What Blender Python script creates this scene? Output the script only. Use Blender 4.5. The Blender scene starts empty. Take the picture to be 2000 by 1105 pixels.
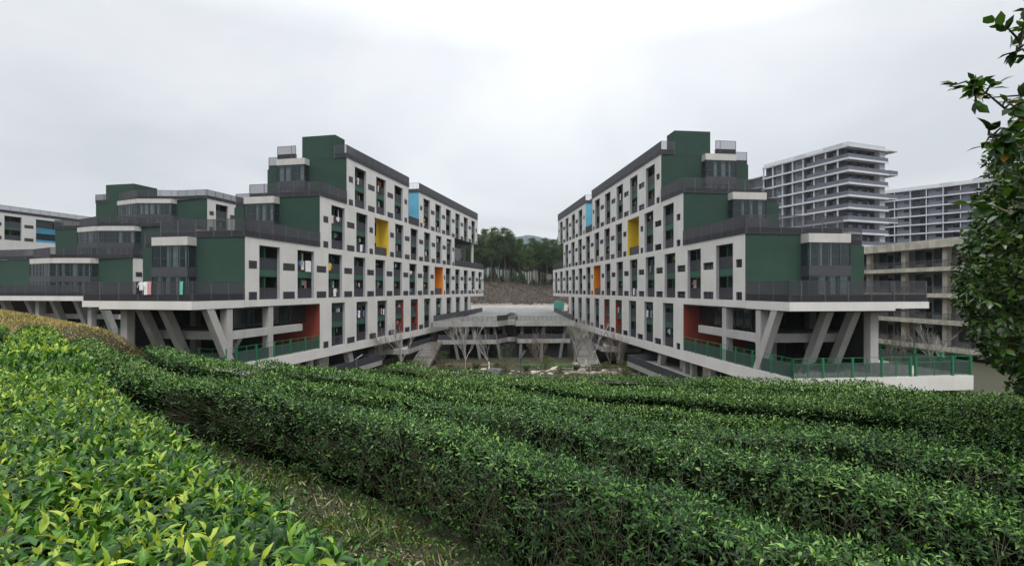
import bpy, math, random
import numpy as np
from mathutils import Vector, Matrix
R = math.radians
random.seed(7)
rng = np.random.default_rng(11)
sc = bpy.context.scene
C = sc.collection
# ------------------------------------------------------------------ camera, light, exposure
cam_d = bpy.data.cameras.new('camera'); cam = bpy.data.objects.new('camera', cam_d); C.objects.link(cam)
cam_d.sensor_width = 36; cam_d.lens = 18.0; cam_d.shift_y = 0.00625
cam_d.clip_start = 0.05; cam_d.clip_end = 6000
cam.location = (0, 0, 0); cam.rotation_euler = (R(90), 0, 0)
sc.camera = cam
sc.view_settings.view_transform = 'Standard'; sc.view_settings.look = 'None'
sc.view_settings.gamma = 1; sc.view_settings.use_curve_mapping = False
sc.view_settings.exposure = 0.58
sc.cycles.use_denoising = True
sc.cycles.max_bounces = 6; sc.cycles.transparent_max_bounces = 12

SUN_EL, SUN_AZ = 58.0, 172.0     # behind the camera, a little to the left
w = bpy.data.worlds.new('World'); sc.world = w; w.use_nodes = True
nt = w.node_tree; N = nt.nodes; L = nt.links; N.clear()
def nd(nt, t, **k):
    n = nt.nodes.new(t)
    for a, b in k.items(): setattr(n, a, b)
    return n
out = nd(nt, 'ShaderNodeOutputWorld'); bg = nd(nt, 'ShaderNodeBackground')
L.new(bg.outputs[0], out.inputs[0]); bg.inputs[1].default_value = 1.0
tc = nd(nt, 'ShaderNodeTexCoord'); sep = nd(nt, 'ShaderNodeSeparateXYZ'); L.new(tc.outputs['Generated'], sep.inputs[0])
def mth(nt, op, a, b=None, c=None, clamp=False):
    n = nt.nodes.new('ShaderNodeMath'); n.operation = op; n.use_clamp = clamp
    for i, v in enumerate((a, b, c)):
        if v is None: continue
        if isinstance(v, (int, float)): n.inputs[i].default_value = v
        else: nt.links.new(v, n.inputs[i])
    return n.outputs[0]
zc = mth(nt, 'MAXIMUM', sep.outputs[2], 0.0)
den = mth(nt, 'ADD', zc, 0.22)
cx = mth(nt, 'DIVIDE', sep.outputs[0], den); cy = mth(nt, 'DIVIDE', sep.outputs[1], den)
cmb = nd(nt, 'ShaderNodeCombineXYZ'); L.new(cx, cmb.inputs[0]); L.new(cy, cmb.inputs[1])
nz = nd(nt, 'ShaderNodeTexNoise'); L.new(cmb.outputs[0], nz.inputs['Vector'])
nz.inputs['Scale'].default_value = 0.8; nz.inputs['Detail'].default_value = 7; nz.inputs['Roughness'].default_value = .52
nz.inputs['Distortion'].default_value = .4
cr = nd(nt, 'ShaderNodeValToRGB'); L.new(nz.outputs[0], cr.inputs[0])
cr.color_ramp.elements[0].position = .36; cr.color_ramp.elements[0].color = (.60, .62, .645, 1)
cr.color_ramp.elements[1].position = .62; cr.color_ramp.elements[1].color = (.775, .79, .805, 1)
# brighter patch of thin cloud straight ahead and up, darker to the left; zenith boosted out of view to brighten the walls
vm = nd(nt, 'ShaderNodeVectorMath', operation='DOT_PRODUCT'); L.new(tc.outputs['Generated'], vm.inputs[0])
vm.inputs[1].default_value = Vector((.10, .82, .52)).normalized()
d1 = mth(nt, 'MAXIMUM', vm.outputs['Value'], 0.0); d1 = mth(nt, 'POWER', d1, 9.0)
g = mth(nt, 'MULTIPLY_ADD', d1, .20, .76)
z2 = mth(nt, 'SUBTRACT', zc, 0.42); z2 = mth(nt, 'MAXIMUM', z2, 0.0)
g3 = mth(nt, 'MULTIPLY', zc, 2.6, None, True); g3 = mth(nt, 'MULTIPLY_ADD', g3, .22, .73); g = mth(nt, 'MULTIPLY', g, g3)
g2 = mth(nt, 'MULTIPLY_ADD', z2, 5.0, 1.0); g = mth(nt, 'MULTIPLY', g, g2)
mx = nd(nt, 'ShaderNodeVectorMath', operation='SCALE'); L.new(cr.outputs[0], mx.inputs[0]); L.new(g, mx.inputs['Scale'])
sky = nd(nt, 'ShaderNodeTexSky', sky_type='NISHITA'); sky.sun_disc = False
sky.sun_elevation = R(SUN_EL); sky.sun_rotation = R(SUN_AZ)
sk = nd(nt, 'ShaderNodeVectorMath', operation='SCALE'); L.new(sky.outputs[0], sk.inputs[0]); sk.inputs['Scale'].default_value = .012
ad = nd(nt, 'ShaderNodeVectorMath', operation='ADD'); L.new(mx.outputs[0], ad.inputs[0]); L.new(sk.outputs[0], ad.inputs[1])
L.new(ad.outputs[0], bg.inputs[0])
sd = bpy.data.lights.new('sun', 'SUN'); sd.energy = 1.25; sd.angle = R(22); sd.color = (1, .965, .91)
sun = bpy.data.objects.new('sun', sd); C.objects.link(sun)
az = R(SUN_AZ); el = R(SUN_EL)
sdir = Vector((math.sin(az)*math.cos(el), math.cos(az)*math.cos(el), math.sin(el)))   # towards the sun
sun.rotation_euler = sdir.to_track_quat('Z', 'Y').to_euler()

# ------------------------------------------------------------------ materials
MATS = {}
def mat(name, col, rough=.8, var=.0, scale=1.0, bump=0., bscale=None, spec=.5, metal=0., island=0., col2=None,
        detail=5, streak=0., obj=True, trans=0., brick=None, noise2=None):
    """Principled with a noise mix between col and col2, optional vertical streaks and bump."""
    if name in MATS: return MATS[name]
    m = bpy.data.materials.new(name); m.use_nodes = True; nt = m.node_tree; b = nt.nodes['Principled BSDF']
    b.inputs['Roughness'].default_value = rough; b.inputs['Metallic'].default_value = metal
    b.inputs['Specular IOR Level'].default_value = spec
    c1 = tuple(col)+(1,); c2 = (tuple(col2) if col2 else tuple(min(1, x*(1-var)) for x in col))+(1,)
    tcn = nd(nt, 'ShaderNodeTexCoord'); vec = tcn.outputs['Object']
    nz = nd(nt, 'ShaderNodeTexNoise'); nz.inputs['Scale'].default_value = scale; nz.inputs['Detail'].default_value = detail
    nt.links.new(vec, nz.inputs['Vector'])
    rp = nd(nt, 'ShaderNodeValToRGB'); nt.links.new(nz.outputs[0], rp.inputs[0])
    rp.color_ramp.elements[0].position = .35; rp.color_ramp.elements[0].color = c1
    rp.color_ramp.elements[1].position = .68; rp.color_ramp.elements[1].color = c2
    colr = rp.outputs[0]
    if streak:
        mp = nd(nt, 'ShaderNodeMapping'); mp.inputs['Scale'].default_value = (1.6, 1.6, .09); nt.links.new(vec, mp.inputs[0])
        n2 = nd(nt, 'ShaderNodeTexNoise'); n2.inputs['Scale'].default_value = 1.3; n2.inputs['Detail'].default_value = 6
        nt.links.new(mp.outputs[0], n2.inputs['Vector'])
        r2 = nd(nt, 'ShaderNodeMapRange'); r2.inputs[1].default_value = .45; r2.inputs[2].default_value = .75
        r2.inputs[3].default_value = 1; r2.inputs[4].default_value = 1-streak; nt.links.new(n2.outputs[0], r2.inputs[0])
        s = nd(nt, 'ShaderNodeVectorMath', operation='SCALE'); nt.links.new(colr, s.inputs[0]); nt.links.new(r2.outputs[0], s.inputs['Scale'])
        colr = s.outputs[0]
    if brick:      # thin joint lines every brick[0] m in z
        sp = nd(nt, 'ShaderNodeSeparateXYZ'); nt.links.new(vec, sp.inputs[0])
        f = mth(nt, 'FRACT', mth(nt, 'DIVIDE', sp.outputs[2], brick[0])); f = mth(nt, 'LESS_THAN', f, brick[1])
        f = mth(nt, 'MULTIPLY_ADD', f, -brick[2], 1.0)
        s = nd(nt, 'ShaderNodeVectorMath', operation='SCALE'); nt.links.new(colr, s.inputs[0]); nt.links.new(f, s.inputs['Scale'])
        colr = s.outputs[0]
    if island:
        ge = nd(nt, 'ShaderNodeNewGeometry')
        f = mth(nt, 'MULTIPLY_ADD', ge.outputs['Random Per Island'], island*2, 1-island)
        s = nd(nt, 'ShaderNodeVectorMath', operation='SCALE'); nt.links.new(colr, s.inputs[0]); nt.links.new(f, s.inputs['Scale'])
        colr = s.outputs[0]
    nt.links.new(colr, b.inputs['Base Color'])
    if bump:
        n3 = nd(nt, 'ShaderNodeTexNoise'); n3.inputs['Scale'].default_value = bscale or scale*8; n3.inputs['Detail'].default_value = 4
        nt.links.new(vec, n3.inputs['Vector'])
        bp = nd(nt, 'ShaderNodeBump'); bp.inputs['Strength'].default_value = bump; bp.inputs['Distance'].default_value = .05
        nt.links.new(n3.outputs[0], bp.inputs['Height']); nt.links.new(bp.outputs[0], b.inputs['Normal'])
    MATS[name] = m
    return m
def leafmat(name, cols, rough=.42, trans=.25, patch=.35, spec=.45, pscale=.5):
    """Leaf: colour drawn per leaf from a ramp, shifted by broad noise patches; a share of light passes through."""
    m = bpy.data.materials.new(name); m.use_nodes = True; nt = m.node_tree; b = nt.nodes['Principled BSDF']; o = nt.nodes['Material Output']
    ge = nd(nt, 'ShaderNodeNewGeometry'); tcn = nd(nt, 'ShaderNodeTexCoord')
    nz = nd(nt, 'ShaderNodeTexNoise'); nz.inputs['Scale'].default_value = pscale; nz.inputs['Detail'].default_value = 3
    nt.links.new(tcn.outputs['Object'], nz.inputs['Vector'])
    p = mth(nt, 'MULTIPLY_ADD', nz.outputs[0], 2.0*patch, -patch)
    f = mth(nt, 'ADD', ge.outputs['Random Per Island'], p, None, True)
    rp = nd(nt, 'ShaderNodeValToRGB'); nt.links.new(f, rp.inputs[0]); els = rp.color_ramp.elements
    els[0].position = 0; els[0].color = tuple(cols[0][1])+(1,); els[1].position = 1; els[1].color = tuple(cols[-1][1])+(1,)
    for pos, c in cols[1:-1]:
        e = els.new(pos); e.color = tuple(c)+(1,)
    nt.links.new(rp.outputs[0], b.inputs['Base Color']); b.inputs['Roughness'].default_value = rough
    b.inputs['Specular IOR Level'].default_value = spec
    tr = nd(nt, 'ShaderNodeBsdfTranslucent'); s = nd(nt, 'ShaderNodeVectorMath', operation='MULTIPLY')
    nt.links.new(rp.outputs[0], s.inputs[0]); s.inputs[1].default_value = (1.5, 1.5, .6); nt.links.new(s.outputs[0], tr.inputs[0])
    mxs = nd(nt, 'ShaderNodeMixShader'); mxs.inputs[0].default_value = trans
    nt.links.new(b.outputs[0], mxs.inputs[1]); nt.links.new(tr.outputs[0], mxs.inputs[2]); nt.links.new(mxs.outputs[0], o.inputs[0])
    MATS[name] = m
    return m
def glassmat(name, tint, mixf):
    m = bpy.data.materials.new(name); m.use_nodes = True; nt = m.node_tree; o = nt.nodes['Material Output']
    b = nt.nodes['Principled BSDF']; b.inputs['Base Color'].default_value = tuple(tint)+(1,); b.inputs['Roughness'].default_value = .04
    b.inputs['Specular IOR Level'].default_value = .8
    t = nd(nt, 'ShaderNodeBsdfTransparent'); t.inputs[0].default_value = ((.95,)*3 if mixf < .3 else (.75, .83, .85))+(1,)
    x = nd(nt, 'ShaderNodeMixShader'); x.inputs[0].default_value = mixf
    nt.links.new(t.outputs[0], x.inputs[1]); nt.links.new(b.outputs[0], x.inputs[2]); nt.links.new(x.outputs[0], o.inputs[0])
    MATS[name] = m
    return m
M_WHITE = mat('pale_render', (.61, .59, .56), .88, .10, .35, .15, 30, streak=.07, brick=(.9, .03, .07))
M_COL = mat('grey_column_render', (.40, .39, .375), .9, .15, .6, .15, 20, streak=.12)
M_CAP = mat('bay_cap_render', (.47, .455, .43), .9, .12, .6, .1, 20, streak=.12)  # wall render darkened on the caps to offset strong light from the front
M_REVEAL = mat('grey_render', (.36, .36, .37), .88, .1, .5)
M_GREEN = mat('green_render', (.012, .044, .029), .85, .18, .6, .2, 14, brick=(.45, .06, .18))
M_GREEN2 = mat('balcony_green', (.025, .095, .060), .7, .15, 1.2)
M_DARK = mat('charcoal_panel', (.038, .040, .050), .55, .15, 2.0)
M_BAR = mat('charcoal_metal', (.052, .052, .060), .45, .1, 3.0)
M_POST = mat('grey_metal_post', (.10, .10, .11), .5, .1, 3.0)
M_DGREEN = mat('shaded_green_wall', (.005, .016, .011), .8, .2, 1.2)  # balcony green darkened so the recesses read as deep shade
M_BLACK = mat('dark_interior', (.008, .009, .010), .9)  # near-black colour stands in for the darkness of unlit interiors
M_DIM = mat('dim_concrete', (.05, .05, .05), .9, .3, .8)  # concrete darkened in colour to paint the gloom of undercrofts and soffits
M_CONC = mat('raw_concrete', (.34, .33, .31), .9, .25, .7, .25, 9, streak=.25)
M_CONC2 = mat('weathered_concrete', (.60, .555, .46), .9, .35, .9, .2, 9, streak=.35)
M_YEL = mat('yellow_paint', (.72, .52, .03), .7, .1, .8)
M_ORG = mat('orange_paint', (.72, .26, .02), .7, .1, .8)
M_RED = mat('brick_red_paint', (.27, .045, .025), .8, .15, .8, brick=(.3, .08, .12))
M_ORED = mat('coral_paint', (.6, .10, .04), .8, .1, .8)
M_BLUE = mat('sky_blue_paint', (.10, .36, .52), .7, .1, .8)
M_FGREEN = mat('green_fence_paint', (.012, .17, .065), .45, .15, 2.0)
M_FDARK = mat('fence_bar_paint', (.05, .085, .075), .5, .1, 2.0)
M_GLASS = glassmat('window_glass', (.03, .045, .05), .5)
M_CLEAR = glassmat('clear_glass', (.12, .13, .13), .14)
M_CURT = mat('curtain_cloth', (.62, .68, .68), .95, .3, 1.5)
M_WIN = mat('dark_window', (.018, .022, .030), .12, .3, .4, spec=.7)
M_FRAME = mat('window_frame_metal', (.05, .055, .06), .4)
M_SOIL = mat('dry_soil', (.040, .032, .020), .95, scale=1.2, col2=(.024, .034, .010), bump=.8, bscale=9, detail=9)
M_BARK = mat('pale_bark', (.37, .35, .325), .9, .35, 4, .4, 30)
M_TWIG = mat('hedge_twig', (.085, .088, .045), .9, .5, 5, island=.5)
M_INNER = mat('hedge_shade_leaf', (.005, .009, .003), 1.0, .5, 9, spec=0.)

# ------------------------------------------------------------------ mesh builder
class MB:
    def __init__(s, sg=1): s.v = []; s.f = []; s.m = []; s.sg = sg
    def quad(s, a, b, c, d, m=0):
        i = len(s.v); s.v += [a, b, c, d]; s.f.append((i, i+1, i+2, i+3)); s.m.append(m)
    def box(s, x0, x1, y0, y1, z0, z1, m=0, skip=()):
        if s.sg < 0: x0, x1 = -x1, -x0
        if x0 > x1: x0, x1 = x1, x0
        if y0 > y1: y0, y1 = y1, y0
        i = len(s.v)
        s.v += [(x0,y0,z0),(x1,y0,z0),(x1,y1,z0),(x0,y1,z0),(x0,y0,z1),(x1,y0,z1),(x1,y1,z1),(x0,y1,z1)]
        F = [(3,2,1,0),(4,5,6,7),(0,1,5,4),(2,3,7,6),(1,2,6,5),(3,0,4,7)]
        for k, q in enumerate(F):
            if k in skip: continue
            s.f.append(tuple(i+j for j in q)); s.m.append(m)
        return s
    def beam(s, p, q, w, h=None, m=0, up=(0,0,1)):
        """box of section w x h from p to q (p, q in local coords with x unsigned)"""
        h = h or w
        p = Vector((p[0]*s.sg, p[1], p[2])); q = Vector((q[0]*s.sg, q[1], q[2]))
        d = (q-p).normalized(); u = Vector(up)
        if abs(d.dot(u)) > .99: u = Vector((1,0,0)) if abs(d.x) < .9 else Vector((0,1,0))
        a = d.cross(u).normalized()*w/2; b = a.cross(d).normalized()*h/2
        i = len(s.v)
        for e in (p, q):
            s.v += [tuple(e-a-b), tuple(e+a-b), tuple(e+a+b), tuple(e-a+b)]
        for k in range(4):
            s.f.append((i+k, i+(k+1)%4, i+4+(k+1)%4, i+4+k)); s.m.append(m)
        s.f += [(i+3,i+2,i+1,i), (i+4,i+5,i+6,i+7)]; s.m += [m, m]
        return s
    def leanpost(s, t, s0, z0, s1, z1, wt, ws, m=0):
        """column leaning along y with horizontal cut ends"""
        i = len(s.v); x0, x1 = (t, t+wt) if s.sg > 0 else (-t-wt, -t)
        for (y, z) in ((s0, z0), (s1, z1)):
            s.v += [(x0,y,z),(x1,y,z),(x1,y+ws,z),(x0,y+ws,z)]
        for k in range(4):
            s.f.append((i+k, i+(k+1)%4, i+4+(k+1)%4, i+4+k)); s.m.append(m)
        s.f += [(i+3,i+2,i+1,i),(i+4,i+5,i+6,i+7)]; s.m += [m, m]
        return s
    def prism(s, poly, z0, z1, m=0, mtop=None):
        n = len(poly); i = len(s.v); P = [(x*s.sg, y) for x, y in poly]
        ar = sum(P[k][0]*P[(k+1)%n][1]-P[(k+1)%n][0]*P[k][1] for k in range(n))
        if ar < 0: P = P[::-1]
        s.v += [(x,y,z0) for x,y in P]+[(x,y,z1) for x,y in P]
        for k in range(n):
            s.f.append((i+k, i+(k+1)%n, i+n+(k+1)%n, i+n+k)); s.m.append(m)
        s.f.append(tuple(i+k for k in range(n))[::-1]); s.m.append(m)
        s.f.append(tuple(i+n+k for k in range(n))); s.m.append(m if mtop is None else mtop)
        return s
    def tube(s, pts, rads, n=5, m=0, cap=True):
        i0 = len(s.v); pts = [Vector(p) for p in pts]
        for k, p in enumerate(pts):
            d = (pts[min(k+1, len(pts)-1)]-pts[max(k-1, 0)]).normalized()
            u = Vector((0,0,1)) if abs(d.z) < .9 else Vector((1,0,0))
            a = d.cross(u).normalized(); b = d.cross(a)
            for j in range(n):
                t = 2*math.pi*j/n
                s.v.append(tuple(p+(a*math.cos(t)+b*math.sin(t))*rads[k]))
        for k in range(len(pts)-1):
            for j in range(n):
                s.f.append((i0+k*n+j, i0+k*n+(j+1)%n, i0+(k+1)*n+(j+1)%n, i0+(k+1)*n+j)); s.m.append(m)
        if cap: s.f.append(tuple(i0+(len(pts)-1)*n+j for j in range(n))); s.m.append(m)
        return s
    def mesh(s, name, mats):
        me = bpy.data.meshes.new(name); me.from_pydata(s.v, [], s.f)
        for m in (mats if isinstance(mats, (list, tuple)) else [mats]): me.materials.append(m)
        if any(s.m): me.polygons.foreach_set('material_index', s.m)
        me.update(); return me
    def build(s, name, mats, parent=None, **kw):
        return obj(name, s.mesh(name, mats), parent, **kw)
def obj(name, me, parent=None, label=None, cat=None, group=None, kind=None, loc=None):
    o = bpy.data.objects.new(name, me); C.objects.link(o)
    if parent is not None: o.parent = parent
    if loc is not None: o.location = loc
    tag(o, label, cat, group, kind); return o
def tag(o, label=None, cat=None, group=None, kind=None):
    if label: o['label'] = label
    if cat: o['category'] = cat
    if group: o['group'] = group
    if kind: o['kind'] = kind
    return o
def thing(name, label, cat, loc=(0,0,0), rz=0, group=None):
    o = obj(name, None, None, label, cat, group, None, loc); o.rotation_euler = (0,0,rz); return o
def npmesh(name, V, F, m, smooth=False):
    """V (n,3) float, F (k,3|4) int arrays"""
    me = bpy.data.meshes.new(name); k = F.shape[1]
    me.vertices.add(len(V)); me.vertices.foreach_set('co', V.astype(np.float32).ravel())
    me.loops.add(F.size); me.loops.foreach_set('vertex_index', F.astype(np.int32).ravel())
    me.polygons.add(len(F)); me.polygons.foreach_set('loop_start', np.arange(0, F.size, k, dtype=np.int32))
    me.polygons.foreach_set('loop_total', np.full(len(F), k, dtype=np.int32))
    if smooth: me.polygons.foreach_set('use_smooth', np.ones(len(F), dtype=bool))
    me.update(calc_edges=True)
    for x in (m if isinstance(m, (list, tuple)) else [m]): me.materials.append(x)
    return me
LEAF5 = (np.array([(0,0,0),(-.19,.42,.05),(0,.45,-.03),(.19,.42,.05),(0,1,-.2)]), np.array([(0,2,1),(0,3,2),(1,2,4),(2,3,4)]))
LEAF9 = (np.array([(0,0,0),(-.12,.2,.06),(0,.22,.02),(.12,.2,.06),(-.175,.48,.06),(0,.5,.0),(.175,.48,.06),(-.11,.8,-.06),(0,.8,-.11),(.11,.8,-.06),(0,1.08,-.3)]),
         np.array([(0,2,1),(0,3,2),(1,2,5),(1,5,4),(2,3,6),(2,6,5),(4,5,8),(4,8,7),(5,6,9),(5,9,8),(7,8,10),(8,9,10)]))
LEAFB = (np.array([(0,0,0),(-.20,.25,.03),(0,.27,-.02),(.20,.25,.03),(-.26,.58,.03),(0,.6,-.04),(.26,.58,.03),(0,1,-.12)]), np.array([(0,2,1),(0,3,2),(1,2,5),(1,5,4),(2,3,6),(2,6,5),(4,5,7),(5,6,7)]))
LEAF4 = (np.array([(0,0,0),(.25,.5,.05),(0,1,-.1),(-.25,.5,-.0)]), np.array([(0,1,2),(0,2,3)]))
def leaves(P, D, NN, size, T=LEAF5):
    """leaf mesh arrays: P origins, D directions, NN rough normals, size per leaf"""
    n = len(P); D = D/np.linalg.norm(D, axis=1, keepdims=True)
    S = np.cross(D, NN); S /= (np.linalg.norm(S, axis=1, keepdims=True)+1e-9); U = np.cross(S, D)
    tv, tf = T; wv = rng.uniform(.8, 1.2, n)[:, None, None]
    V = P[:, None, :] + size[:, None, None]*(tv[None, :, 0:1]*wv*S[:, None, :] + tv[None, :, 1:2]*D[:, None, :] + tv[None, :, 2:3]*U[:, None, :])
    F = tf[None] + (np.arange(n)*len(tv))[:, None, None]
    return V.reshape(-1, 3), F.reshape(-1, 3)
def join(parts):
    V = []; F = []; o = 0
    for v, f in parts:
        V.append(v); F.append(f+o); o += len(v)
    return np.concatenate(V), np.concatenate(F)

# ------------------------------------------------------------------ terrain
def sm(a, b, x):
    t = np.clip((x-a)/(b-a), 0, 1); return t*t*(3-2*t)
def brow(x): return np.interp(x, [-60, -34, -22, -12, -6, 0, 6, 10, 12.3, 13.2, 15, 60], [39, 36, 29, 21.3, 18.0, 19.6, 21.2, 20.6, 17.2, 14.0, 13.0, 13.0])
def field(x, y):
    x = np.asarray(x, float); y = np.asarray(y, float)
    z = -1.95 - .114*y + np.where(x < 0, -.066*x, 0) - .2*sm(0, 2.5, x)
    return z
def ground(x, y):
    x = np.asarray(x, float); y = np.asarray(y, float)
    z = field(x, np.minimum(y, 60)) + 2.4*np.exp(-(((x+52)/13)**2+((y-47)/11)**2)) + .05*np.sin(x*1.3+.5)*np.sin(y*.9)
    low = -14.3 - 1.0*sm(92, 107, y) + 4.2*sm(27, 40, x) + 3.6*sm(-38, -60, x)
    low = low + (6.9+14.3-14.3)*sm(165, 185, y)*(x < 40)*(x > -40)
    t = sm(brow(x), brow(x)+11, y)
    tl = sm(52, 70, y); t = np.where(x < -34, t + (tl-t)*sm(-34, -42, x), t)
    z = z*(1-t) + low*t
    z = z + sm(195, 245, y)*11 + sm(260, 900, y)*25
    return z
def grid(name, xs, ys, zf, m, **kw):
    X, Y = np.meshgrid(xs, ys); Z = zf(X, Y); V = np.stack([X, Y, Z], -1).reshape(-1, 3)
    nx, ny = len(xs), len(ys); i = np.arange(nx-1)[None] + (np.arange(ny-1)*nx)[:, None]
    F = np.stack([i, i+1, i+1+nx, i+nx], -1).reshape(-1, 4)
    return obj(name, npmesh(name, V, F, m, True), **kw), (X, Y, Z)
xs = np.concatenate([np.linspace(-2500, -110, 16), np.arange(-105, -30, 2.5), np.arange(-30, 31, 1.0), np.arange(32.5, 106, 2.5), np.linspace(110, 2500, 16)])
ys = np.concatenate([np.linspace(-60, -5, 10), np.arange(-4, 70, 1.0), np.arange(71, 130, 2.0), np.arange(132, 260, 5.0), np.linspace(270, 3000, 20)])
M_MEADOW = mat('meadow_grass', (.12, .12, .045), .95, scale=.12, col2=(.05, .065, .02), bump=.6, bscale=2, detail=8)
grid('ground', xs, ys, ground, M_SOIL, kind='structure')
# ------------------------------------------------------------------ wall with openings
def wall_holes(mb, y0, y1, z0, z1, holes, x=0.0, dep=.4, m=0, mr=1):
    """wall in the plane x (front towards -x unsigned), holes = (ya, yb, za, zb, reveal material)"""
    Ys = sorted({y0, y1, *[h[0] for h in holes], *[h[1] for h in holes]}); Zs = sorted({z0, z1, *[h[2] for h in holes], *[h[3] for h in holes]})
    sg = mb.sg
    for a, b in zip(Ys, Ys[1:]):
        for c, d in zip(Zs, Zs[1:]):
            my, mz = (a+b)/2, (c+d)/2
            if any(h[0] < my < h[1] and h[2] < mz < h[3] for h in holes): continue
            q = [(x*sg,a,c),(x*sg,b,c),(x*sg,b,d),(x*sg,a,d)]
            mb.quad(*(q[::-1] if sg > 0 else q), m)
    for (a, b, c, d, rm) in holes:
        X0, X1 = x*sg, (x+dep)*sg
        mb.quad((X0,a,c),(X1,a,c),(X1,a,d),(X0,a,d), rm); mb.quad((X0,b,c),(X0,b,d),(X1,b,d),(X1,b,c), rm)
        mb.quad((X0,a,c),(X0,b,c),(X1,b,c),(X1,a,c), rm); mb.quad((X0,a,d),(X1,a,d),(X1,b,d),(X0,b,d), rm)
def railing(root, sg, path, z0, h=2.0, base=.68, sp=.12, name='railing', pm=None):
    """vertical-bar railing with a solid upstand along a path of (t, s) points"""
    bars = MB(sg); par = MB(sg)
    for (p, q) in zip(path, path[1:]):
        p = Vector(p); q = Vector(q); Ln = (q-p).length; d = (q-p)/Ln; n = int(Ln/sp)
        for k in range(n+1):
            c = p+d*(k*Ln/max(n, 1)); post = (k % 20 == 0) or k == n
            wd = .035 if post else .021
            bars.box(c.x-wd, c.x+wd, c.y-wd, c.y+wd, z0, z0+h, 1 if post else 0)
        a = Vector((-d.y, d.x))*.03
        for zz in (z0+h, z0+base+.02, z0+.03):
            bars.beam((p.x, p.y, zz), (q.x, q.y, zz), .05, .05)
        if base:
            m = (p+q)/2; inw = Vector((-d.y, d.x))
            ctr = Vector((7, 40))
            if (m+inw-ctr).length > (m-inw-ctr).length: inw = -inw
            pp, qq = p+inw*.16, q+inw*.16
            par.beam((pp.x, pp.y, z0+base/2), (qq.x, qq.y, z0+base/2), .2, base)
    r = bars.build(name, [M_BAR, pm or M_POST], root)
    if base: par.build('parapet', M_DARK, r)
    return r

_cache = {}
def balcony(root, sg, s0, w, zb, mode, side):
    """two-storey balcony opening: recess box with back doors > two railings, spandrel, partition"""
    key = (sg, round(w, 1), mode, side)
    if key not in _cache:
        wd = round(w, 1); B = MB(sg); D = 1.9; z1 = 6.4; x0 = .40
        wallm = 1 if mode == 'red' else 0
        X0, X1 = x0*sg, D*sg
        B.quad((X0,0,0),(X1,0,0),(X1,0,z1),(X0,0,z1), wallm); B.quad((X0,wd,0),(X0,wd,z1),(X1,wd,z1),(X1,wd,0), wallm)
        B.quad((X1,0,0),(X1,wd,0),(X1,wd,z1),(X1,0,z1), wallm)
        for zz in (0, 3.6):
            B.box(x0+.02, D-.02, .02, wd-.02, zz-.2+.22, zz+.04, 2)
            B.box(x0+.02, D-.02, .02, wd-.02, zz+2.68, zz+2.76, 2)
            for k in range(2):          # doors and windows at the back
                a = .18 + k*wd/2; e = wd/2-.36
                B.box(D-.06, D-.012, a, a+e*.42, zz+.05, zz+2.3, 3); B.box(D-.06, D-.012, a+e*.5, a+e, zz+.9, zz+2.3, 3)
        R1 = MB(sg)
        R1.box(.39, .43, .0, wd, .04, 1.33, 0); R1.box(.35, .45, 0, wd, 1.33, 1.39, 1)
        for k in range(1, int(wd/.42)): R1.box(.372, .392, k*.42-.01, k*.42+.01, .04, 1.33, 1)
        S1 = MB(sg).box(.385, .55, 0, wd, 0, .82)
        P1 = MB(sg).box(.50, D, -.06, .06, 0, 6.35)
        for k in (0, 3.6):
            P1.box(.47, .5, -.05, .05, k+1.4, k+2.7, 0)
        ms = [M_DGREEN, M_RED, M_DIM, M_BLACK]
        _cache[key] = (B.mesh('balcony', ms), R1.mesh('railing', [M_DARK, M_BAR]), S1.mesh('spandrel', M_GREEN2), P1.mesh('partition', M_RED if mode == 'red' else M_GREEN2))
    b, r, s_, p = _cache[key]
    o = obj('balcony', b, root, loc=(0, s0, zb))
    obj('railing', r, o, loc=(0,0,0)); obj('railing', r, o, loc=(0,0,3.6)); obj('spandrel', s_, o, loc=(0,0,2.78))
    obj('partition', p, o, loc=(0, w*.56 if side else w*.42, 0))
    return o

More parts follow.
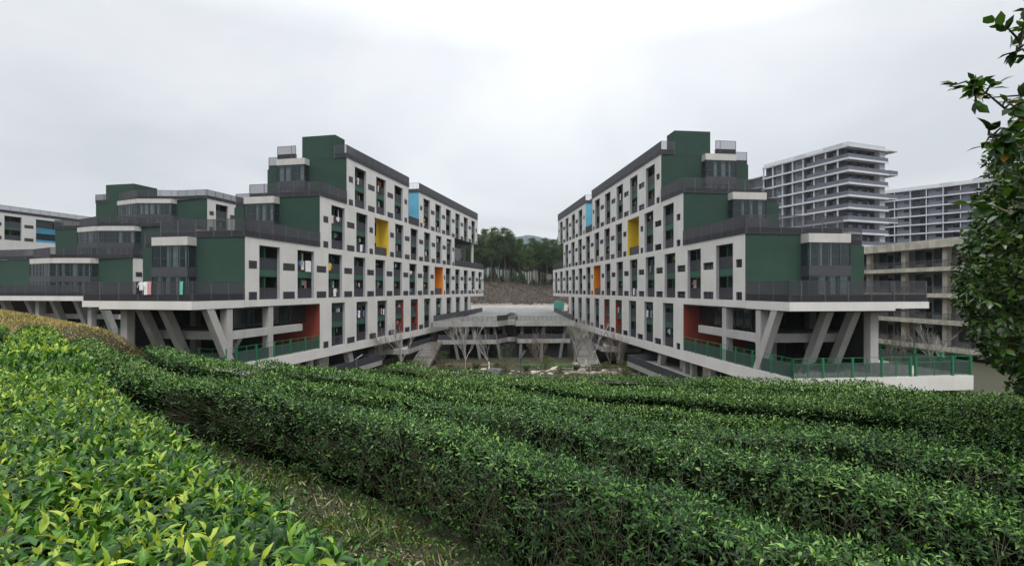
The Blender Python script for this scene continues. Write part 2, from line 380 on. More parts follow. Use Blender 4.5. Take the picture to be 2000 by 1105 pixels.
LAUNDRY = []     # (world matrix spot) gathered while the balconies are placed
def glazed(root, sg, t0, t1, s, z0, z1, prot, kink=0.):
    """projecting glazed bay on an end wall: white head band, glass storeys, charcoal spandrel, frame"""
    tm = (t0+t1)/2
    if kink: poly = [(t0, s+.05), (t0+.3, s-prot*.45), (tm, s-prot), (t1-.3, s-prot*.45), (t1, s+.05)]
    else: poly = [(t0, s+.05), (t0, s-prot), (t1, s-prot), (t1, s+.05)]
    b = MB(sg).prism(poly, z1-.95, z1, 0).build('glazed_bay', M_CAP, root); MB(sg).prism(poly, z0, z0+.25).build('sill', M_DARK, b)
    def inset(q, e):
        cx_ = sum(a for a, _ in q)/len(q); return [(a+(e if a < cx_ else -e)*(1 if abs(a-cx_) > .5 else 0), y+(e if y < s else 0)) for a, y in q]
    ip = inset(poly, .06)
    sp = MB(sg); zs = z0+2.65
    sp.prism(inset(poly, -.02), zs, zs+1.05); sp.build('spandrel', M_DARK, b)
    G = MB(sg); Fm = MB(sg); Cu = MB(sg)
    for (za, zb) in ((z0+.25, zs), (zs+1.05, z1-.95)):
        for k in range(len(ip)-1):
            (a, y), (c, d) = ip[k], ip[k+1]
            G.quad((a*sg, y, za), (c*sg, d, za), (c*sg, d, zb), (a*sg, y, zb))
            Ln = math.hypot(c-a, d-y); n = max(1, round(Ln/1.25))
            for j in range(n+1):
                f = j/n; px, py = a+(c-a)*f, y+(d-y)*f
                Fm.box(px-.05, px+.05, py-.06, py+.04, za, zb)
            Fm.beam((a, y, za+1.0), (c, d, za+1.0), .06, .06); Fm.beam((a, y, zb-.05), (c, d, zb-.05), .08, .1)
            for j in range(n):
                if random.random() < .7:
                    f0 = (j+.06)/n; f1 = f0+random.uniform(.3, .85)/n
                    steps = 6
                    for q in range(steps):
                        u0, u1 = f0+(f1-f0)*q/steps, f0+(f1-f0)*(q+1)/steps; o0, o1 = (.28+.06*(q % 2)), (.28+.06*((q+1) % 2))
                        if Ln < 2.2: continue
                        Cu.quad(((a+(c-a)*u0)*sg, y+(d-y)*u0+o0, za), ((a+(c-a)*u1)*sg, y+(d-y)*u1+o1, za), ((a+(c-a)*u1)*sg, y+(d-y)*u1+o1, zb), ((a+(c-a)*u0)*sg, y+(d-y)*u0+o0, zb))
    G.build('glass', M_GLASS, b); Fm.build('window_frame', M_FRAME, b)
    if Cu.f: Cu.build('curtain', M_CURT, b)
    MB(sg).box(t0+.1, t1-.1, s+.7 if False else s-.02, s+.04, z0+.25, z1-.95).build('back_wall', M_DIM, b)
    return b

def dorm(name, label, O, ang, sg, cfg):
    """terraced dormitory: local x = sg*t into the building, y = s along the facade, z world"""
    root = thing(name, label, 'building', (O[0], O[1], 0), ang)
    W = cfg.get('W', 14.0); g0, g1 = cfg.get('glz', (6.4, 11.3)); kink = cfg.get('kink', 0); prot = cfg.get('prot', 1.3)
    wallb = MB(sg); body = MB(sg); endw = MB(sg)
    lev = cfg['levels']
    ops_all = []; vents = []
    for L_ in lev:
        zb, zt, z_lo = L_['zb'], L_['zt'], L_['lo']
        for (sa, sb, ops, special) in L_['segs']:
            holes = []; xs_ = sorted([(o, o+L_['w']) for o in ops] + [(q[0], q[1]) for q in special])
            for o in ops:
                k = round(o, 1)
                mode = 'red' if k in L_.get('red', ()) else 'n'
                holes.append((o, o+L_['w'], zb, zb+6.4, 2 if mode == 'red' else 1)); ops_all.append((o, L_['w'], zb, mode))
            for (a, b, mm) in special: holes.append((a, b, zb, zb+6.4, 3+mm))
            # vents or small windows in the piers
            edges = [sa] + [e for o in xs_ for e in o] + [sb]
            for i in range(0, len(edges), 2):
                a, b = edges[i], edges[i+1]
                if b-a < 1.4: continue
                near_sp = any(abs(q[1]-a) < .01 or abs(q[0]-b) < .01 for q in special)
                if i == 0 or i == len(edges)-2:
                    va, vb = (a+.62, b-.45) if i == 0 else (a+.5, b-.7)
                    if vb-va > 1.3: va, vb = ((a+b)/2-.6, (a+b)/2+.6)
                else: va, vb = a+.65, b-.65
                if vb-va < .35: continue
                for zz in (zb, zb+3.6):
                    if zz+3.5 > zt+.5: continue
                    vents.append((va, vb, zz, zz+.92))
                    if cfg.get('smallwin'): holes.append((va, vb, zz+.002, zz+.92, 1))
            wallb_z0 = z_lo
            wall_holes(wallb, sa, sb, wallb_z0, zt, holes, 0., .4, 0, 1)
            # core and slabs
            body.box(1.95, min(W, g1+.1), sa+.05, sb-.02, z_lo+.01, zt-.02, 0)
            dr = cfg.get('drop', 1.2)
            if W > g1+.1: body.box(g1+.1, W, sa+.3, sb-.02, z_lo+.01, zt-dr-.01, 0)
            body.box(.405, 1.95, sa+.05, sb-.02, zt-.75 if not cfg.get('x') else zt-.5, zt-.02, 0)
            body.box(.405, 1.95, sa+.05, sb-.02, z_lo+.01, max(zb-.02, z_lo+.05), 0)
            body.box(.0, .4, sb-.3, sb, z_lo, zt, 0)
            # strips of core between the recesses
            e2 = [sa+.05] + [e for o in xs_ for e in o] + [sb-.02]
            for i in range(0, len(e2), 2):
                body.box(.41 if not cfg.get('smallwin') else .62, 1.94, e2[i]+.012, e2[i+1]-.012, z_lo+.02, zt-.03, 0)
            for (a, b, mm) in special:
                dd = 1.93; X0, X1 = .4*sg, dd*sg; T = MB(sg)
                z1 = zb+6.4
                T.quad((X0,a,zb),(X1,a,zb),(X1,a,z1),(X0,a,z1)); T.quad((X0,b,zb),(X0,b,z1),(X1,b,z1),(X1,b,zb))
                T.quad((X1,a,zb),(X1,b,zb),(X1,b,z1),(X1,a,z1)); T.quad((X0,a,z1),(X1,a,z1),(X1,b,z1),(X0,b,z1)); T.quad((X0,a,zb),(X0,b,zb),(X1,b,zb),(X1,a,zb))
                cm = [M_YEL, M_ORG, M_BLUE][mm]
                al = T.build(['yellow_alcove', 'orange_alcove', 'blue_alcove'][mm], cm, root)
                if mm != 2:
                    MB(sg).box(.38, .42, a, b, zb, zb+1.5).build('railing', M_DARK, al)
                    Dm = MB(sg).box(dd-.08, dd-.012, a+.4, b-1.2, zb+.1, zb+2.4); Dm.box(dd-.08, dd-.012, a+.4, b-1.2, zb+3.7, zb+6.0)
                    Dm.build('door', M_BLACK, al)
                else:
                    for zz in (zb+.9, zb+4.3):
                        Dm = MB(sg).box(dd-.1, dd-.012, a+.3, b-.5, zz, zz+1.8); wn = Dm.build('window', M_GLASS, al)
                        fr = MB(sg)
                        for q in range(5): yy = a+.3+(b-a-.8)*q/4; fr.box(dd-.14, dd-.1, yy-.04, yy+.04, zz, zz+1.8)
                        fr.build('window_frame', M_FRAME, wn)
    # core of alcoves is in the body: cut by drawing the body only beyond them
    wallm = [M_WHITE, M_REVEAL, M_RED, M_YEL, M_ORG, M_BLUE]
    wallb.build('facade_wall', wallm, root)
    body.build('body', M_GREEN, root)
    for (o, w_, zb, mode) in ops_all: balcony(root, sg, o, w_, zb, mode, cfg.get('side', 0))
    Rm = root.matrix_world if False else (Matrix.Translation((O[0], O[1], 0)) @ Matrix.Rotation(ang, 4, 'Z'))
    for (o, w_, zb, mode) in ops_all:
        for st in (0, 3.6): LAUNDRY.append((Rm, sg, o, w_, zb+st, name))
    vm = {}
    for (a, b, z0, z1) in vents:
        k = round(b-a, 1)
        if k not in vm:
            Q = MB(sg)
            if cfg.get('smallwin'):
                Q.box(.2, .24, 0, k, 0, z1-z0, 0)
                for e in (0, k/2-.03, k-.06): Q.box(.15, .2, e, e+.06, 0, z1-z0, 1)
                Q.box(.15, .2, .06, k-.06, 0, .05, 1); Q.box(.15, .2, .06, k-.06, z1-z0-.05, z1-z0, 1)
                Q.box(.3, .32, .1, k*.45, .05, .8, 2)
                Q.box(.6, .62, -.1, k+.1, -.1, 1.1, 3)
            else:
                Q.box(-.012, .05, 0, k, 0, z1-z0, 0)
                for e in range(9): Q.box(-.03, -.012, .04, k-.04, .05+e*.1, .09+e*.1, 1)
                for e in (0, k-.04): Q.box(-.035, -.012, e, e+.04, 0, z1-z0, 1)
            vm[k] = Q.mesh('small_window' if cfg.get('smallwin') else 'vent_louvre', [M_GLASS, M_FRAME, M_CURT, M_BLACK] if cfg.get('smallwin') else [M_DARK, M_BAR])
        obj('small_window' if cfg.get('smallwin') else 'vent_louvre', vm[k], root, loc=(0, a+((b-a)-k)/2, z0))
    # end walls, glazed bays, terraces
    for E in cfg['ends']:
        s, z0, z1, rail_to = E['s'], E['z0'], E['z1'], E.get('rail')
        MB(sg).box(.004, g0, s-.02, s+.25, z0, z1-.0).build('end_wall', M_GREEN, root)
        MB(sg).box(g1, W-.01, s+.02, s+.27, z0, z1-cfg.get('drop', 1.2)+.01).build('end_wall', M_GREEN, root)
        glazed(root, sg, g0+.003, g1-.003, s-.02, z0+.05, z1-.02, prot, kink)
    for rr in cfg['rails']:
        railing(root, sg, rr['p'], rr['z'], rr.get('h', 2.0), rr.get('base', .68), rr.get('sp', .12))
    for ph in cfg.get('pent', ()):
        MB(sg).box(*ph).build('stair_penthouse', M_GREEN, root)
    for bx in cfg.get('extra', ()):
        MB(sg).box(*bx[0]).build(bx[1], bx[2], root)
    return root

def levels(l2, l3, l4, l5, w, red, spd=2.6):
    return [dict(zb=-8.4, zt=-2.0, lo=-9.7, segs=l2, w=w, red=red, spdepth=spd), dict(zb=-1.2, zt=6.0, lo=-2.0, segs=l3, w=w, spdepth=spd),
            dict(zb=6.0, zt=13.2, lo=6.0, segs=l4, w=w, spdepth=spd), dict(zb=13.2, zt=20.4, lo=13.2, segs=l5, w=w, spdepth=spd)]
def undercroft(root, sg, S4, W, wide=11.4, DW=14.0, ds=-2.9, ext=2.7):
    """cantilevered terrace slab on leaning columns over the lower deck"""
    sl = MB(sg).box(0, wide, -7.3, -.02, -2.04, -1.2).box(wide, wide+ext, -6.9, -.02, -1.85, -1.21)
    sl.build('terrace_slab', M_WHITE, root)
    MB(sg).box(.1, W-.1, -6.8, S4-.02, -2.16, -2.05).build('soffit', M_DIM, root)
    MB(sg).box(0.02, W-.1, S4-.02, S4+.25, -8.35, -2.03).build('red_wall', M_RED, root)
    MB(sg).box(.0, DW, ds, S4, -9.7, -8.32).build('deck_slab', M_WHITE, root); MB(sg).box(.12, DW-.12, ds+.12, S4-.1, -8.32, -8.3).build('deck_paving', M_CONC, root)
    for t in (.05, 5.4, 8.3):
        MB(sg).leanpost(t, -2.3, -8.3, -5.4, -2.04, .75, 1.0).build('leaning_column', M_COL, root)
    for (t, s) in ((.1, -2.6), (.1, 4.1), (9.8, -5.6), (5.6, 4.2), (10.6, 4.2)):
        MB(sg).box(t, t+.85, s, s+.85, -8.3, -2.04).build('column', M_COL, root)
    bm = MB(sg).box(.15, .6, -1.75, 4.1, -5.5, -4.6).box(.15, .6, 4.95, 10.9, -5.5, -4.6); bm.build('beam', M_COL, root)
    MB(sg).box(.95, 9.8, -2.4, -1.9, -5.5, -4.6).build('beam', M_COL, root)
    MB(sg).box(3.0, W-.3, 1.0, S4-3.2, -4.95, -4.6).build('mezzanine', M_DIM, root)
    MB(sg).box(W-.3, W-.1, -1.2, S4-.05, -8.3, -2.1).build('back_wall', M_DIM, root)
    MB(sg).box(7.2, 7.4, 4.0, S4-3, -8.3, -2.1).build('inner_wall', M_BLACK, root)
    st = MB(sg)
    for k in range(9): st.box(3.2, 4.2, 1.2+k*.3, 1.55+k*.3, -8.2+k*.36, -8.02+k*.36)
    st.beam((3.15, 1.2, -8.0), (3.15, 4.1, -4.7), .12, .5); st.build('stair', M_CONC, root)
    for k in range(8): MB(sg).box(2.2, 2.32, -1+k*1.7, -.92+k*1.7, -4.6, -2.1).build('mullion', M_BAR, root)
    MB(sg).box(2.26, 2.28, 0, S4-.1, -4.5, -2.1).build('glass', M_GLASS, root)
def lower_level(root, sg, S4, S2e, W, gz=-14.3):
    """open ground storey below the white base band"""
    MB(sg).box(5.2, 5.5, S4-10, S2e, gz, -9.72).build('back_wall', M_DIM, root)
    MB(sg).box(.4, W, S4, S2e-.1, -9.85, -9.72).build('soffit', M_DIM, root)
    for k, s in enumerate(np.arange(S4+10, S2e-8, 19)):
        MB(sg).leanpost(.5, s, gz, s-1.6, -9.71, .9, 1.3).build('leaning_column', M_CONC, root)
    for s in (S4-6, S4-1, S4+1.2): MB(sg).box(.8, 1.5, s, s+.7, gz, -9.71).build('column', M_CONC, root)
    MB(sg).box(2.0, 2.2, S4-4, S4-1.5, gz, -9.71).build('lobby_wall', M_CONC2, root); MB(sg).box(2.0, 2.2, S4+2, S4+5.5, gz, -9.71).build('lobby_wall', M_CONC2, root)
    MB(sg).box(1.9, 2.0, S4-1.4, S4+.4, gz, -11.2).build('door', M_DARK, root)

def seq(a, p, n, skip=()): return [a+p*k for k in range(n) if k not in skip]
# ---- left dormitory
AL = -math.atan2(214, 1000)
SL4, SL5 = 14.7, 21.9
l3 = [(0, 102.6, seq(2.35, 7.26, 14, (8,)), [(60.1, 65.7, 1)])]
l4 = [(SL4, 74.5, seq(17.65, 7.23, 8, (2,)), [(31.1, 36.5, 0)])]
l5 = [(SL5, 45.5, seq(24.4, 7.3, 3), []), (50.8, 95.5, seq(53.4, 7.2, 6), [])]
l2 = [(SL4, 88.5, seq(17.7, 7.22, 10), [])]
def rails_for(S4, S5, n0, n1, e5, e4, e3, W, wide, g1):
    gr = g1
    return [dict(p=[(gr, -1.3), (-.05, -.05), (-.05, S4)][1:] and [(gr, -.1), (-.06, -.1), (-.06, S4-.05)], z=6.0),
            dict(p=[(gr, S4-.1), (-.06, S4-.1), (-.06, S5-.05)], z=13.2),
            dict(p=[(2.0, S5-.1), (-.06, S5-.1), (-.06, n0)], z=20.4, h=1.95), dict(p=[(-.06, n1), (-.06, e5)], z=20.4, h=1.95),
            dict(p=[(6, n1-.05), (-.06, n1-.05)], z=20.4, h=1.95, sp=.3), dict(p=[(5, n0+.05), (-.06, n0+.05)], z=20.4, h=1.95, sp=.3),
            dict(p=[(g1-.1, S5-1.25), (8.0, S5-1.25)], z=20.4, h=1.95), dict(p=[(W-.1, S5+.25), (g1+.05, S5+.25)], z=19.2, h=1.95),
            dict(p=[(W-.1, S4+.25), (g1+.05, S4+.25)], z=12.0, h=2.0), dict(p=[(W-.1, .25), (g1+.05, .25)], z=4.8, h=2.0),
            dict(p=[(wide, -7.2), (.06, -7.2), (.06, -.1)], z=-1.2, h=1.98), dict(p=[(wide+(2.6 if wide > 11 else 3.8), -6.8), (wide+.05, -6.8)], z=-1.2, h=1.98),
            dict(p=[(-.03, n0), (-.03, n1)], z=13.2, h=1.5, base=1.4)]
def ends_for(S4, S5): return [dict(s=0, z0=-1.2, z1=6.0), dict(s=S4, z0=6.0, z1=13.2), dict(s=S5, z0=13.2, z1=20.4)]
cfgL = dict(levels=levels(l2, l3, l4, l5, 3.7, (round(17.7+7.22*3, 1), round(17.7+7.22*4, 1))), ends=ends_for(SL4, SL5), side=0,
    rails=rails_for(SL4, SL5, 45.5, 50.8, 95.5, 74.5, 102.6, 14, 11.4, 11.3)+[dict(p=[(.02, 74.5), (.02, 102.5)], z=6.0, h=1.6, base=1.5), dict(p=[(.02, 102.5), (12, 102.5)], z=6.0, h=1.6, base=1.5)],
    pent=[(1.95, 7.7, SL5-.03, SL5+2.8, 20.3, 24.05), (7, 13, 60, 66, 20.3, 23)],
    extra=[((.005, 9, 50.6, 50.82, 13.25, 20.38), 'blue_wall', M_BLUE), ((3.5, 3.7, 74.5, 95.4, 6.05, 13.1), 'recessed_wall', M_DARK), ((.3, .8, 91.5, 92.3, 6.0, 13.15), 'column', M_WHITE),
           ((3.4, 3.5, 76, 92, 7.5, 11.5), 'recessed_glass', M_GLASS)])
Ls = Matrix.Rotation(AL, 4, 'Z')
OL = (-30.2, 57.9)
left = dorm('dormitory_building', 'pale dormitory stepping up in green-ended terraces on the left side of the courtyard', OL, AL, -1, cfgL)
undercroft(left, -1, SL4, 14.0); lower_level(left, -1, SL4, 88.5, 14)
# ---- right dormitory
AR = math.atan2(115, 1000)
SR4, SR5 = 14.9, 22.4
r3 = [(0, 106.9, seq(2.45, 7.51, 14, (7,)), [(54.4, 59.9, 1)])]
r4 = [(SR4, 91.7, seq(18.0, 7.5, 10, (2,)), [(31.7, 37.4, 0)])]
r5 = [(SR5, 61.2, seq(24.9, 7.55, 5), []), (66.7, 98.9, seq(70.1, 7.48, 4), [])]
r2 = [(SR4, 85.0, seq(18.1, 7.49, 9), [])]
cfgR = dict(levels=levels(r2, r3, r4, r5, 3.7, (round(18.1+7.49*3, 1), round(18.1+7.49*4, 1)), 5.0), ends=ends_for(SR4, SR5), side=1, smallwin=True,
    rails=rails_for(SR4, SR5, 61.2, 66.7, 98.9, 91.7, 106.9, 14, 10.9, 11.3)+[dict(p=[(.02, 91.7), (.02, 106.8)], z=6.0, h=1.9, base=1.8)],
    pent=[(2.1, 7.8, SR5-.03, SR5+2.8, 20.3, 24.05), (4, 9, 74, 84, 20.3, 23.2)],
    extra=[((.005, 9, 66.5, 66.72, 13.25, 20.38), 'blue_wall', M_BLUE)])
OR_ = (25.1, 55.1)
right = dorm('dormitory_building', 'pale dormitory stepping up in green-ended terraces on the right side of the courtyard', OR_, AR, 1, cfgR)
undercroft(right, 1, SR4, 14.0, 10.9, 18.8, -7.75, 4.0); lower_level(right, 1, SR4, 85, 14)
# ---- farther dormitory on the left
l3c = [(0, 60, seq(2.35, 7.26, 5), [])]; l4c = [(SL4, 60, seq(17.65, 7.23, 4), [])]; l5c = [(SL5-4, 70, seq(20.4, 7.3, 6), [])]
cfgC = dict(levels=[dict(zb=-1.2, zt=6.0, lo=-2.0, segs=l3c, w=3.7), dict(zb=6.0, zt=13.2, lo=6.0, segs=l4c, w=3.7), dict(zb=13.2, zt=20.4, lo=13.2, segs=l5c, w=3.7)],
    ends=[dict(s=0, z0=-1.2, z1=6.0), dict(s=9, z0=6.0, z1=13.2), dict(s=17.9, z0=13.2, z1=20.4)], W=31, glz=(8.0, 23.5), kink=1, prot=3.0, side=0, drop=0,
    rails=[dict(p=[(26, -.1), (24, -.1), (15.7, -3.1), (7.5, -.4), (-.06, -.1), (-.06, 9)], z=6.0), dict(p=[(31, 8.9), (24, 8.9), (15.7, 5.9), (7.5, 8.6), (-.06, 8.9), (-.06, 17)], z=13.2),
           dict(p=[(24, 17.8), (15.7, 14.9), (7.5, 17.5), (-.06, 17.8), (-.06, 60)], z=20.4), dict(p=[(31, 17.85), (27.3, 17.85)], z=20.4, h=2.0),
           dict(p=[(35, -7.2), (.06, -7.2), (.06, -.1)], z=-1.2, h=1.98), dict(p=[(36.9, .2), (26.2, -.1)], z=6.0)],
    pent=[(20, 28.0, 17.87, 24, 20.3, 24.6)], extra=[((.02, 31, 9.3, 14.8, 6, 13.1), 'body', M_GREEN), ((31, 37, .3, 12, -1.2, 5.95), 'body', M_GREEN)])
OC = (-72.2, 97.5)
dc = dorm('dormitory_building', 'green and grey dormitory with wide wrap-around glazed bays, farther back at the left', OC, AL, -1, cfgC)
MB(-1).box(0, 35, -7.3, 0, -2.04, -1.2).build('terrace_slab', M_WHITE, dc)
MB(-1).box(1, 35, 1, 14, -8, -2.05).build('inner_wall', M_BLACK, dc)
for t in (1, 6.5, 12, 18, 24): MB(-1).leanpost(t, -1.8, -11, -5.4, -2.04, .9, 1.2).build('leaning_column', M_COL, dc)
for t, s in ((1, 0), (9, 0), (15, -5.5), (21, 0), (3.5, -5)): MB(-1).box(t, t+.9, s, s+.9, -11, -2.04).build('column', M_COL, dc)
MB(-1).box(1, 26, -1.9, -1.4, -5.6, -4.7).build('beam', M_WHITE, dc)
for t, s in ((5, -.3), (17, -.3), (25.5, -.5)): MB(-1).box(t, t+2.2, s, s+.2, -7.0 if t > 6 else -3.6, -2.1 if t < 20 else -4.5).build('coral_panel', M_ORED, dc)
# ---- farthest dormitory, top storeys only
cfgD = dict(levels=[dict(zb=13.2, zt=20.4, lo=6.0, segs=[(-24, 60, [-8.5, -16, 21, 28.3, 35.6], []), ], w=4.0)], ends=[], rails=[dict(p=[(-.06, -24), (-.06, 60)], z=20.4, h=1.9)], W=16, side=0)
cfgD['levels'][0]['segs'] = [(-24, 60, [-16.5, -8.5, 11.5, 28.3, 35.6], [(-1.0, 6.0, 2)])]
YD = 144.3; XD = (78-1000)/1000*YD
dd_ = dorm('dormitory_building', 'pale dormitory with a sky blue window alcove at the far left edge', (XD, YD), AL, -1, cfgD)
#@@PART2
# ------------------------------------------------------------------ green fences on the decks
def fence(name, label, O, ang, sg, path, z0, h=1.85, pitch=1.5, thick=3.0, dense=False):
    root = thing(name, label, 'fence', (O[0], O[1], 0), ang, 'green metal fences along the decks')
    bars = MB(sg); rails = MB(sg)
    for p, q in zip(path, path[1:]):
        p = Vector(p); q = Vector(q); Ln = (q-p).length; d = (q-p)/Ln
        for zz in (z0+h, z0+h*.72, z0+.12): rails.beam((p.x, p.y, zz), (q.x, q.y, zz), .05, .05)
        n = int(Ln/pitch)
        for k in range(n+1):
            c = p+d*(Ln*k/max(n, 1)); big = (k % 2 == 0)
            r = .09 if big else .03
            if big: MB(sg).box(c.x-r, c.x+r, c.y-r, c.y+r, z0, z0+h+.04).build('post', M_FGREEN, root)
            else: rails.box(c.x-r, c.x+r, c.y-r, c.y+r, z0, z0+h)
        n = int(Ln/.12)
        for k in range(n+1):
            c = p+d*(Ln*k/max(n, 1)); bars.box(c.x-.026, c.x+.026, c.y-.026, c.y+.026, z0+.1, z0+h*.72)
    rails.build('rail', M_FGREEN, root); bars.build('bars', M_FDARK, root)
    return root
fence('deck_fence', 'green metal fence on the deck edge below the left dormitory', OL, AL, -1, [(.12, SL4-.1), (.12, -2.75), (12, -2.75)], -8.3)
fence('deck_fence', 'long green metal fence around the deck below the right dormitory', OR_, AR, 1, [(.12, SR4-.1), (.12, -7.6), (12.2, -7.6)], -8.3)
fence('deck_fence', 'green metal fence with a corner at the far right end of the deck', OR_, AR, 1, [(12.75, -7.6), (18.65, -7.6), (18.65, 6), (10, 16)], -8.3)
fence('deck_fence', 'green metal fence below the farther dormitory, beyond the yellow grass', OC, AL, -1, [(-3, -1), (14, -6)], -8.6)
f = thing('retaining_wall', 'low pale wall beneath the green fence of the farther dormitory', 'wall', (OC[0], OC[1], 0), AL)
MB(-1).box(-8, 14, -6.8, -6.4, -11.5, -8.7).build('wall_panel', M_WHITE, f); MB(-1).box(-8, 14, -6.85, -6.35, -8.7, -8.6).build('coping', M_CONC, f)
# ------------------------------------------------------------------ walkways, stairs, platform slabs beside the courtyard
def walkway(label, O, ang, sg, s0, s1, t0, t1, z, solid=True):
    root = thing('access_walkway', label, 'walkway', (O[0], O[1], 0), ang, 'raised concrete walkways beside the courtyard')
    MB(sg).box(t0, t1, s0, s1, z-.75, z).build('slab', M_CONC, root)
    MB(sg).box(t0+.02, t0+.12, s0+.02, s1-.02, z, z+1.1).build('parapet', M_DARK, root)
    MB(sg).box(t0+.12, t1, s1-.14, s1-.04, z, z+1.1).build('parapet', M_DARK, root)
    MB(sg).box(t0+.8, t0+1.4, s0+2, s0+2.8, -14.5, z-.75).box(t0+.8, t0+1.4, s1-3.5, s1-2.7, -14.5, z-.75).build('column', M_CONC, root)
walkway('concrete walkway with a charcoal parapet under the front of the right dormitory', OR_, AR, 1, 0, 29, -3.0, 3, -11.7)
walkway('concrete walkway with a charcoal parapet under the front of the left dormitory', OL, AL, -1, 8, 29.5, -2.2, 3, -11.9)
def platform(label, O, ang, sg, s0, s1, out_, z):
    root = thing('platform', label, 'platform', (O[0], O[1], 0), ang, 'jutting concrete platforms under the dormitories')
    MB(sg).prism([(5, s0), (5, s1), (-.3, s1), (-out_, s0+(s1-s0)*.12)], z-.9, z).build('slab', M_CONC, root)
    MB(sg).beam((-out_+.1, s0+(s1-s0)*.12, z+.5), (-.3, s1, z+.5), .1, 1.0).build('parapet', M_DARK, root)
    MB(sg).leanpost(1, s0+6, -14.5, s0+4, z-.9, 1.0, 1.4).build('leaning_column', M_CONC, root)
platform('jutting concrete platform under the right dormitory, behind bare trees', OR_, AR, 1, 44, 66, 2.0, -11.4)
platform('jutting concrete platform under the left dormitory, behind bare trees', OL, AL, -1, 38, 62, 2.0, -11.4)
M_DIMC = mat('stair_concrete', (.21, .20, .185), .9, .35, 1.5, .3, 9, brick=(.16, .3, .45))
def stairs(label, x0, y0, x1, y1, z0, z1, wid, n=22):
    root = thing('stairway', label, 'stairs', (0,0,0), 0, 'concrete stairs down to the garden')
    a = Vector((x0, y0)); b = Vector((x1, y1)); d = (b-a).normalized(); s = Vector((-d.y, d.x))*wid/2; st = MB()
    for k in range(n):
        p = a+(b-a)*k/n; q = a+(b-a)*(k+1)/n; z = z0+(z1-z0)*(k+1)/n
        st.prism([tuple(p-s), tuple(p+s), tuple(q+s), tuple(q-s)], z-.5, z)
    st.build('flight', M_DIMC, root)
    for e in (-1, 1):
        m = MB(); o = s*e*1.06
        m.beam((a.x+o.x, a.y+o.y, z0+.0), (b.x+o.x, b.y+o.y, z1+.0), .15, .7); m.build('side_wall', M_DIMC, root)
# ------------------------------------------------------------------ courtyard pavilion
PZ = -6.95
pav = thing('courtyard_pavilion', 'low two-storey raw concrete pavilion with a paved roof terrace between the dormitories', 'building')
M_PAVE = mat('roof_paving', (.18, .195, .20), .95, .3, .7, col2=(.10, .095, .08), detail=9); M_PCON = mat('damp_concrete', (.185, .18, .17), .9, .35, .8, .25, 9, streak=.3)  # pavilion concrete in a darker grey than its slabs
front = [(-17.2, 110.5), (-3.1, 111.5), (-1.0, 116.5), (.7, 116.5), (.8, 113.2), (13.9, 113.6)]
poly = front+[(13.4, 190), (-9.2, 190), (-10.6, 140)]
m = MB(); m.prism(poly, PZ-1.15, PZ, 0, 1); m.build('roof_slab', [M_CONC, M_PAVE], pav)
m = MB(); m.prism([(-16.2, 111.3), (-3.4, 112.3), (-1.0, 117.5), (.9, 117.5), (1.2, 114.1), (13.0, 114.5), (13.0, 130), (-12, 130)], -11.95, -11.0); m.build('floor_slab', M_CONC, pav)
m = MB(); m.box(-13, 12.5, 120.5, 120.8, -15, -8.1); m.build('inner_wall', M_BLACK, pav)
m = MB()
for k in range(12): m.box(-12.4+k*2.15, -12.3+k*2.15, 119.6, 119.8, -11, -8.1)
m.build('mullion', M_BAR, pav); MB().box(-12.4, 12, 119.7, 119.72, -11, -8.1).build('glass', M_GLASS, pav)
MB().box(-14, 12.5, 115.6, 115.9, -15.6, -11.96).build('inner_wall', M_BLACK, pav)  # black sheet standing in for the dark void of the ground floor
for (x, l, y) in ((-13.8, 1.1, 111.6), (-9.0, 1.1, 111.9), (-4.3, .9, 112.4), (-2.3, .3, 117.0), (2.0, -.3, 114.3), (6.9, -.5, 114.4), (11.7, -.8, 114.5)):
    for (za, zb) in ((-11.0, -8.1), (-15.5, -11.95)):
        i = m = MB(); x_ = x+(l if za < -12 else 0); q = l*.6
        v = [(x_+q, y, za), (x_+q+.62, y, za), (x_+q+.62, y+.8, za), (x_+q, y+.8, za), (x_, y, zb), (x_+.62, y, zb), (x_+.62, y+.8, zb), (x_, y+.8, zb)]
        m.v = v; m.f = [(0,1,5,4),(1,2,6,5),(2,3,7,6),(3,0,4,7)]; m.m = [0]*4; m.build('leaning_column', M_PCON, pav)
def para(a, b, z, h, m_, name, w_=.2): MB().beam((a[0], a[1], z+h/2), (b[0], b[1], z+h/2), w_, h).build(name, m_, pav)
para((-17.0, 111.5), (-9.3, 160), PZ, 1.25, M_DARK, 'parapet'); para((13.6, 114.5), (13.2, 160), PZ, 1.25, M_DARK, 'parapet')
para((-3.2, 112.2), (-1.0, 117.2), PZ, 1.2, M_DARK, 'parapet'); para((.95, 117.2), (.98, 113.9), PZ, 1.2, M_DARK, 'parapet')
para((-17, 111), (-3.3, 112), PZ, 1.1, M_CLEAR, 'glass_balustrade', .03); para((1.0, 113.7), (13.6, 114.1), PZ, 1.1, M_CLEAR, 'glass_balustrade', .03)
m = MB()
for k in range(14):
    for (a, b) in (((-17, 111), (-3.3, 112)), ((1.0, 113.7), (13.6, 114.1))):
        f_ = k/13; m.box(a[0]+(b[0]-a[0])*f_-.03, a[0]+(b[0]-a[0])*f_+.03, a[1]+(b[1]-a[1])*f_-.03, a[1]+(b[1]-a[1])*f_+.03, PZ, PZ+1.12)
m.build('balustrade_post', M_POST, pav)
for (a, b) in (((-16.1, 111.4), (-3.5, 112.4)), ((-3.5, 112.4), (-1.1, 117.6)), ((1.3, 114.2), (12.9, 114.6))):
    MB().beam((a[0], a[1], -10.45), (b[0], b[1], -10.45), .08, 1.1).build('balcony_rail', M_DARK, pav)
stairs('concrete stair at the left end of the pavilion', -17.0, 112, -16.8, 92, -11.4, -14.3, 3.2)
